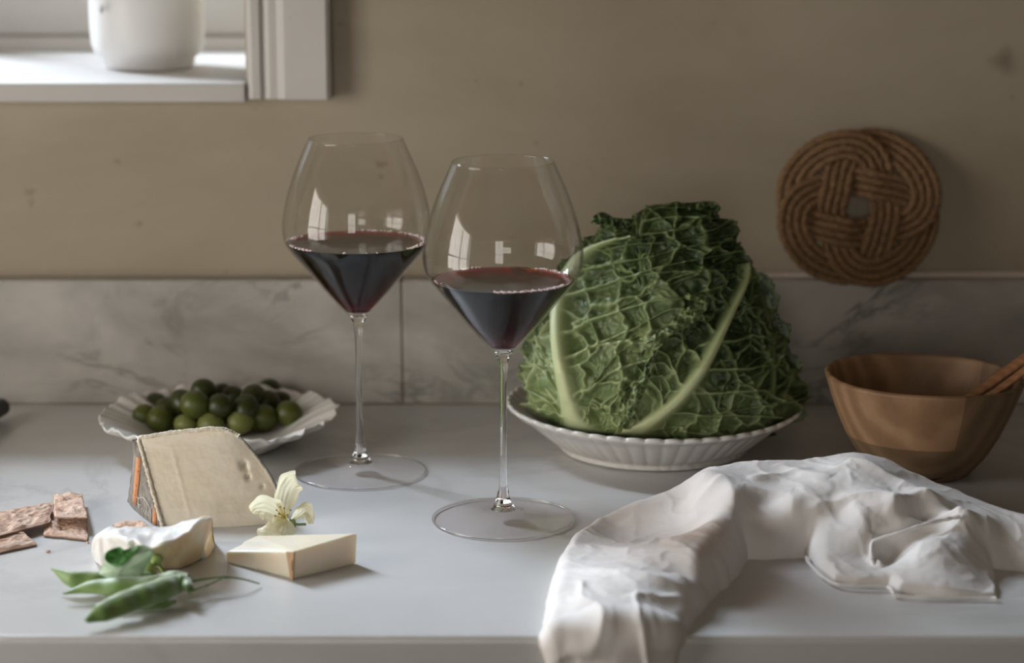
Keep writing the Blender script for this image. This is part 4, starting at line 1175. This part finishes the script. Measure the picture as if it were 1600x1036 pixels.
# big left leaf with the long pale rib, its free edge crinkled over the right one
front_leaf([(925, 678), (905, 650), (893, 600), (886, 545), (889, 490), (903, 440), (930, 404), (965, 384), (1000, 374)],
           [(872, 676), (852, 650), (832, 600), (823, 555), (838, 490), (872, 432), (906, 390), (942, 368), (982, 354)],
           [(975, 680), (978, 655), (990, 610), (1035, 540), (1090, 482), (1130, 430), (1142, 395), (1142, 370), (1125, 345)], 0.0060, 54, 15, nsec=8, sweep=0.20, cell=44, pale=(1.0, 0.08), ruff=(0.4, 1.3, 0.8), nt_=300, ns_=260)
def free_curl(nm, pts, wid, seed, D, pale=0.05):
    """crinkled loose leaf edge"""
    n, k = 90, 40
    c = spline(pts, n); w = np.interp(np.linspace(0, 1, n), np.linspace(0, 1, len(wid)), wid)
    tan = np.gradient(c, axis=0); tan /= np.linalg.norm(tan, axis=1)[:, None]
    nr = np.stack([-tan[:, 1], tan[:, 0]], -1)
    s = np.linspace(-1, 1, k)
    px = c[:, 0:1] + nr[:, 0:1] * w[:, None] * s[None] * (1 + .18 * fbm(np.linspace(0, 12, n), np.zeros(n), 0, seed)[:, None]); py = c[:, 1:2] + nr[:, 1:2] * w[:, None] * s[None]
    dd = D(px, py) + 0.0030 * fbm(px / 7, py / 7, 0, seed, 3) + 0.003 * np.sin(px / 4.0 + seed) * s[None] ** 2 - 0.004 * (1 - s[None] ** 2)
    a = (px - 800.0) / F; b = -(py - 518.0) / F
    dy = math.cos(PITCH) + b * math.sin(PITCH); dz = -math.sin(PITCH) + b * math.cos(PITCH)
    V = np.stack([a * dd / dy, dd, H + dz * dd / dy], -1)
    vein = np.exp(-(vor(px, py, 11, seed) / .12) ** 2) * 0.7
    o = mesh_obj('leaf', V.reshape(-1, 3), grid_faces(n, k), M['savoy'], attrs={'vein': vein, 'pale': np.full(n * k, pale)})
    adopt(cab, o)
cabf = lambda off: (lambda x, y: cab_front(x, y)[..., 1] + off)
free_curl('leaf', [(924, 347), (940, 342), (955, 352), (975, 355), (992, 358), (1000, 375)], [4, 11, 13, 14, 14, 6], 61, lambda x, y: D0C - 0.012 + 0 * x)
free_curl('leaf', [(1010, 535), (1035, 522), (1062, 505), (1085, 488), (1098, 470), (1070, 462)], [3, 8, 11, 12, 10, 4], 62, cabf(-0.010), 0.5)
free_curl('leaf', [(1075, 325), (1100, 322), (1118, 322), (1122, 330)], [5, 8, 6, 4], 63, lambda x, y: D0C - 0.008 + 0 * x)
free_curl('leaf', [(1120, 352), (1132, 355), (1146, 360), (1140, 385)], [9, 10, 8, 8], 64, lambda x, y: D0C - 0.012 + 0 * x)
free_curl('leaf', [(975, 670), (985, 640), (1000, 605), (1012, 575)], [4, 9, 9, 4], 65, cabf(-0.011), 0.35)

# ------------------------------------------------------------------ wooden bowl with servers
def wood_mat(name, a, b, c, scale=22):
    m, nt, bs = mat_new(name)
    tc = N(nt, 'ShaderNodeTexCoord'); mp_ = N(nt, 'ShaderNodeMapping'); mp_.inputs['Scale'].default_value = (1, 1, 1.0); mp_.inputs['Location'].default_value = (0.05, 0.09, -0.035)
    nt.links.new(tc.outputs['Object'], mp_.inputs[0])
    wv = N(nt, 'ShaderNodeTexWave', wave_type='RINGS', rings_direction='SPHERICAL'); wv.inputs['Scale'].default_value = scale; wv.inputs['Distortion'].default_value = 3.0; wv.inputs['Detail'].default_value = 3; wv.inputs['Detail Scale'].default_value = 1.5
    nt.links.new(mp_.outputs[0], wv.inputs['Vector'])
    col = ramp(nt, wv.outputs['Color'], [(0.1, lin(a)), (0.6, lin(b)), (0.9, lin(c))])
    n2 = noise(nt, 30, 5, 0.6)
    col = mix(nt, 0.5, col, ramp(nt, n2, [(0.3, lin(a)), (0.7, lin(c))]))
    nt.links.new(col, bs.inputs['Base Color']); bs.inputs['Roughness'].default_value = 0.55
    bump(nt, bs, noise(nt, 240, 4), 0.2, 0.0008)
    return m
M['acacia'] = wood_mat('acacia_pale', (138, 104, 74), (166, 128, 94), (184, 148, 114))
M['acacia_dark'] = wood_mat('acacia_brown', (110, 88, 64), (128, 104, 76), (146, 120, 90))
M['server'] = wood_mat('olive_wood', (146, 98, 64), (164, 114, 78), (178, 130, 92), 60)
BC = P(1438, 736); BC[2] = 0.0004
bowl = thing('wooden_bowl', 'turned brown wooden bowl with pale grain behind the napkin', 'bowl', tuple(BC))
zr = 0.0712
bo = spline([(0.0335, 0.0), (0.037, 0.003), (0.047, 0.015), (0.0555, 0.0295)], 24); bo2 = spline([(0.0555, 0.0295), (0.0620, 0.045), (0.0668, 0.059), (0.0700, zr - 0.002)], 24)
bi = spline([(0.0706, zr), (0.0685, zr + 0.0012), (0.0660, zr - 0.0005), (0.0640, 0.060), (0.057, 0.036), (0.045, 0.018), (0.028, 0.010), (0.0, 0.0085)], 50)
def bowl_fn(r, z, T, u):
    lobe = sstep(0.03, 0.07, z)
    return r * (1 + 0.012 * np.cos(2 * T + 0.5) * lobe), z * (1 + 0.022 * np.cos(T - 2.9) * lobe) + 0.0006 * np.sin(3 * T) * lobe
lower = lathe('base_block', np.vstack([[(0, 0)], bo]), 96, M['acacia_dark'], BC, fn=bowl_fn)
upper = lathe('wall', np.vstack([bo2, bi]), 128, M['acacia'], BC, fn=bowl_fn)
# a darker stave let into the right of the wall (glued-up block)
me = upper.data; me.materials.append(M['acacia_dark'])
for p in me.polygons:
    co = p.center; a = math.degrees(math.atan2(co.y - BC[1], co.x - BC[0])) % 360
    if 285 < a or a < 40: p.material_index = 1
crack = tube('crack', spline([(BC[0] + 0.0385 * math.cos(a) , BC[1] + 0.0385 * math.sin(a), 0.0052 + 0.0008 * math.sin(a * 9)) for a in np.radians(np.linspace(225, 300, 12))], 40), 0.0006, M['dark'], seg=5)
adopt(bowl, lower, upper, crack)
def server(p0, p1, r0, r1, head, label, ell=0.6, ex=0.06):
    d = p1 - p0; L = np.linalg.norm(d); d = d / L
    pts = np.array([p0 + d * t for t in np.linspace(0, L, 40)])
    tt = np.linspace(0, 1, 40)
    rad = np.interp(tt, [0, .06, .18, .30, .40, 1.0], [head * .55, head * .95, head, head * .6, r0, r1]); rad[-1] *= .5; rad[-2] *= .85
    o = tube('wooden_server', pts, rad, M['server'], seg=18, ell=ell)
    place(o, tuple(p0)); tag(o, label, 'serving spoon')
s_in = np.array([BC[0] - 0.013, BC[1] - 0.006, 0.022]); s_out = PD(1600, 562, BC[1] + 0.004)
dirv = (s_out - s_in); dirv /= np.linalg.norm(dirv)
server(s_in, s_out + dirv * 0.09, 0.0058, 0.0078, 0.0085, 'reddish wooden server with thick handle resting in the wooden bowl')
s_in2 = np.array([BC[0] + 0.004, BC[1] - 0.022, 0.030]); s_out2 = PD(1600, 580, BC[1] - 0.020)
d2 = (s_out2 - s_in2); d2 /= np.linalg.norm(d2)
server(s_in2, s_out2 + d2 * 0.07, 0.0042, 0.0056, 0.0075, 'second thinner wooden server lying below the thick-handled one in the bowl')

# ------------------------------------------------------------------ linen napkin
def napkin():
    foot = [P(848, 1000), P(852, 975), P(858, 930), P(872, 888), P(892, 855), P(925, 836), P(975, 824), P(1040, 812), P(1120, 803), P(1250, 800), P(1330, 797), P(1400, 806), P(1450, 815), P(1500, 824), P(1600, 852), P(1680, 872),
            P(1680, 905), P(1600, 893), P(1549, 888), P(1553, 910), P(1557, 934), P(1500, 937), P(1450, 934), P(1402, 930), P(1388, 919), P(1340, 918), P(1302, 913), P(1277, 895), P(1258, 871), P(1200, 874), P(1168, 873), P(1160, 850, .016), P(1152, 872, .012), P(1135, 893, .010), P(1108, 922, .008), P(1082, 962, .005), P(1062, 998, .001)]
    foot = [q[:2] for q in foot] + [np.array([0.090, 1.17]), np.array([0.078, 1.150]), np.array([0.030, 1.150]), np.array([0.026, 1.18]), np.array([0.022, 1.205])]
    poly = np.array(foot)
    ctl = []
    for q in [(1130, 728, .040), (1200, 724, .042), (1290, 723, .043), (1325, 718, .047), (1370, 728, .045), (1410, 749, .038), (1450, 764, .034), (1500, 782, .030), (1560, 807, .025), (1600, 827, .021),
              (1060, 735, .033), (1010, 757, .027), (960, 796, .017), (915, 832, .011), (1100, 742, .040),
              (1180, 760, .036), (1190, 790, .028), (1190, 830, .018), (1240, 835, .017), (1250, 812, .025), (1220, 745, .037),
              (1240, 790, .032), (1290, 768, .037), (1330, 762, .039), (1400, 774, .036), (1300, 800, .027), (1350, 840, .018), (1340, 890, .007), (1300, 870, .010),
              (1395, 800, .031), (1405, 783, .036), (1450, 773, .037), (1505, 800, .031), (1500, 808, .027), (1440, 822, .021), (1400, 836, .018), (1370, 846, .015),
              (1440, 850, .020), (1480, 850, .021), (1420, 905, .008), (1500, 885, .012), (1510, 860, .017), (1380, 870, .006), (1385, 885, .005), (1530, 920, .004), (1530, 880, .010), (1540, 860, .013), (1560, 830, .020), (1580, 870, .008), (1640, 870, .010),
              (930, 848, .009), (980, 845, .008), (1030, 848, .009), (1075, 838, .011), (1030, 795, .018), (1075, 775, .026), (960, 820, .009), (1050, 815, .014),
              (905, 880, .014), (960, 889, .018), (1015, 894, .019), (1060, 897, .020), (1095, 878, .022), (1122, 852, .025), (1143, 808, .031), (1150, 772, .036), (1133, 742, .040),
              (1105, 897, .016), (1075, 928, .013)]:
        ctl.append(P(*q))
    for q in [(.034, 1.262, .015), (.034, 1.235, .011), (.060, 1.240, .018), (.085, 1.240, .014), (.052, 1.26, .020), (.080, 1.265, .022), (.10, 1.285, .016), (.035, 1.19, .008), (.06, 1.19, .013), (.078, 1.19, .009), (.05, 1.155, .008), (.07, 1.155, .008)]:
        ctl.append(np.array(q))
    C = np.array(ctl)
    d2 = ((C[:, None, :2] - C[None, :, :2]) ** 2).sum(-1)
    phi = lambda r2: 0.5 * r2 * np.log(r2 + 1e-12)
    n = len(C)
    A = np.zeros((n + 3, n + 3)); A[:n, :n] = phi(d2) + np.eye(n) * 1e-6
    A[:n, n] = 1; A[:n, n + 1:] = C[:, :2]; A[n:, :n] = A[:n, n:].T
    sol = np.linalg.solve(A, np.concatenate([C[:, 2], np.zeros(3)]))
    step = 0.0011
    gx = np.arange(0.005, 0.425, step); gy = np.arange(1.140, 1.535, step)
    X, Y = np.meshgrid(gx, gy, indexing='ij')
    Z = sol[n] + sol[n + 1] * X + sol[n + 2] * Y
    for k in range(n): Z = Z + sol[k] * phi((X - C[k, 0]) ** 2 + (Y - C[k, 1]) ** 2)
    # signed distance to the footprint outline
    inside = np.zeros(X.shape, bool); dist = np.full(X.shape, 9.0)
    m = len(poly)
    for i in range(m):
        a, b = poly[i], poly[(i + 1) % m]
        ab = b - a; t = np.clip(((X - a[0]) * ab[0] + (Y - a[1]) * ab[1]) / (ab @ ab), 0, 1)
        dist = np.minimum(dist, np.hypot(X - a[0] - t * ab[0], Y - a[1] - t * ab[1]))
        cond = (a[1] > Y) != (b[1] > Y)
        inside ^= cond & (X < (b[0] - a[0]) * (Y - a[1]) / (b[1] - a[1] + 1e-15) + a[0])
    sd = np.where(inside, dist, -dist) + 0.0008 * vnoise(X * 110, Y * 110, 0, 4)
    Z = np.clip(Z, 0.003, 0.055)
    # linen creases: ridged and fine crumple
    wx, wy = X + 0.006 * vnoise(X * 60, Y * 60, 0, 1), Y + 0.006 * vnoise(X * 60, Y * 60, 3, 1)
    rg = 1 - np.abs(fbm(wx * 34, wy * 34, 0, 21, 2)); rg2 = 1 - np.abs(fbm((wx * .8 + wy * .6) * 55, (wy * .8 - wx * .6) * 26, 1, 33, 3))
    sack = sstep(1.30, 1.26, Y) * sstep(.14, .10, X)
    amp = 0.0008 + 0.0022 * sack
    Z = Z + amp * (rg ** 3 - 0.35) + 0.0008 * (rg2 ** 4 - .3) + 0.00016 * fbm(X * 300, Y * 300, 0, 8, 2)
    # folds laid along the roll: crisp ridges
    def crease(pts, a, w, side=0.0):
        nonlocal Z
        q = spline([P(*p)[:2] for p in pts], 40)
        dm = np.full(X.shape, 9.0); sg = np.zeros(X.shape); tt = np.zeros(X.shape)
        for i in range(39):
            p0, p1 = q[i], q[i + 1]; ab = p1 - p0; t = np.clip(((X - p0[0]) * ab[0] + (Y - p0[1]) * ab[1]) / (ab @ ab + 1e-15), 0, 1)
            ddx, ddy = X - p0[0] - t * ab[0], Y - p0[1] - t * ab[1]; dd = np.hypot(ddx, ddy)
            tt = np.where(dd < dm, (i + t) / 39.0, tt); sg = np.where(dd < dm, np.sign(ab[0] * ddy - ab[1] * ddx), sg); dm = np.minimum(dm, dd)
        ww = np.where(sg * side < 0, w * 0.35, w)
        Z = Z + a * np.exp(-(dm / ww) ** 1.4) * np.sqrt(np.clip(np.sin(np.pi * tt), 0, 1))
    crease([(905, 880, .018), (960, 890, .023), (1060, 898, .025), (1100, 872, .030), (1122, 850, .030)], 0.0035, 0.006)
    crease([(1122, 850, .033), (1143, 805, .037), (1149, 772, .040), (1132, 738, .043)], 0.0040, 0.007)
    crease([(1235, 796, .033), (1265, 776, .038), (1320, 763, .042), (1400, 774, .038)], 0.0040, 0.006)
    crease([(1395, 806, .030), (1402, 782, .037), (1450, 772, .038), (1505, 800, .032)], 0.0040, 0.006)
    crease([(1325, 719, .047), (1370, 735, .044), (1435, 768, .036)], 0.0040, 0.006)
    crease([(1540, 808, .026), (1545, 840, .018), (1543, 885, .006)], 0.0040, 0.004)
    crease([(1080, 800, .020), (1110, 780, .028), (1135, 745, .040)], 0.0030, 0.006)
    crease([(1362, 846, .014), (1400, 836, .018), (1440, 822, .022), (1505, 808, .028)], 0.0055, 0.004)
    crease([(1363, 848, .014), (1366, 872, .009), (1378, 892, .005)], 0.0060, 0.003)
    crease([(1170, 745, .040), (1200, 742, .040), (1270, 735, .040)], 0.0030, 0.005)
    crease([(1160, 762, .036), (1200, 772, .033), (1240, 768, .036)], 0.0025, 0.007)
    crease([(1215, 724, .042), (1260, 745, .039), (1300, 748, .041)], 0.0030, 0.006)
    crease([(1180, 850, .012), (1220, 835, .018), (1258, 845, .015)], 0.0020, 0.006)
    crease([(1440, 778, .036), (1490, 800, .031), (1535, 835, .020)], 0.0030, 0.006)
    crease([(930, 846, .012), (985, 870, .012), (1030, 858, .011), (1075, 868, .018)], 0.0022, 0.008)
    crease([(1330, 780, .036), (1350, 810, .028), (1352, 850, .017)], 0.0020, 0.006)
    # rounded edge: steep where the roll is thick, thin at the flap
    rw = np.clip(Z * 0.75, 0.0015, 0.022)
    e = np.clip(sd / rw, -1, 1)
    prof = np.where(e > 0, np.sqrt(np.clip(1 - (1 - e) ** 2, 0, 1)), 0)
    T = np.where(e > 0, 0.0006 + np.maximum(Z, 0.0015) * prof, 0.0006 - 0.0035 * np.clip(-sd / 0.003, 0, 1))
    # drape over the worktop's front edge
    Rb = 0.008; y0 = EDGE + Rb
    q = np.clip(y0 - Y, 0, None); arc = Rb * math.pi / 2
    ang = np.clip(q / arc, 0, 1) * math.pi / 2; ext = np.clip(q - arc, 0, None)
    by = np.where(q > 0, y0 - Rb * np.sin(ang), Y); bz = np.where(q > 0, -Rb + Rb * np.cos(ang) - ext, 0.0)
    corner = 0.0035 * np.sin(ang * 2)
    VY = by - (T + corner) * np.sin(ang); VZ = bz + (T + corner) * np.cos(ang)
    keep = sd > -0.0030
    idx = -np.ones(X.shape, int); idx[keep] = np.arange(keep.sum())
    V = np.stack([X[keep], VY[keep], VZ[keep]], -1)
    ii = (keep[:-1, :-1] & keep[1:, :-1] & keep[1:, 1:] & keep[:-1, 1:])
    a = idx[:-1, :-1][ii]; b = idx[1:, :-1][ii]; c = idx[1:, 1:][ii]; d = idx[:-1, 1:][ii]
    m_, nt, bs = mat_new('white_linen')
    bs.inputs['Roughness'].default_value = 0.85
    bs.inputs['Sheen Weight'].default_value = 0.25
    nt.links.new(ramp(nt, noise(nt, 25, 4), [(0.3, lin((226, 220, 216))), (0.7, lin((234, 230, 227)))]), bs.inputs['Base Color'])
    bump(nt, bs, noise(nt, 900, 2), 0.25, 0.0005)
    root = thing('linen_napkin', 'rumpled white linen napkin hanging over the front edge of the worktop', 'napkin', (0.2, 1.38, 0))
    cl = mesh_obj('cloth', V, np.stack([a, b, c, d], -1), m_)
    h1 = tube('hem', spline([P(1260, 870, .003), P(1266, 882, .004), P(1285, 900, .003), P(1305, 912, .003), P(1340, 916, .003), P(1386, 917, .003), P(1396, 926, .003), P(1402, 931, .002), P(1450, 934, .002), P(1556, 935, .002)], 90), 0.0013, m_, seg=8,
              fn=lambda r, u, p: r * (1 + 0.35 * vnoise(u * 40 + 0 * p, p * 0 + u, 0, 3)))
    h2 = tube('hem', spline([P(1502, 807, .031), P(1470, 813, .029), P(1440, 821, .027), P(1405, 833, .023), P(1374, 842, .019), P(1363, 850, .016), P(1362, 868, .012), P(1367, 884, .007), P(1380, 893, .005), P(1400, 892, .006)], 90), 0.0014, m_, seg=8,
              fn=lambda r, u, p: r * (1 + 0.3 * vnoise(u * 40 + 0 * p, p * 0 + u, 0, 5)))
    adopt(root, cl, h1, h2)
napkin()

# ------------------------------------------------------------------ dark handle at the back of the worktop, mostly out of frame
hp = [P(6, 634, .010), P(-8, 642, .010), P(-60, 672, .012), P(-140, 715, .011)]
kn = tube('knife_handle', spline(hp, 40), np.interp(np.linspace(0, 1, 40), [0, .03, .08, .5, 1], [.002, .005, .007, .0075, .007]), M['dark'], seg=16)
place(kn, tuple(hp[1][:2]) + (0,)); tag(kn, 'dark rounded handle lying by the marble upstand beside the olive plate', 'handle')
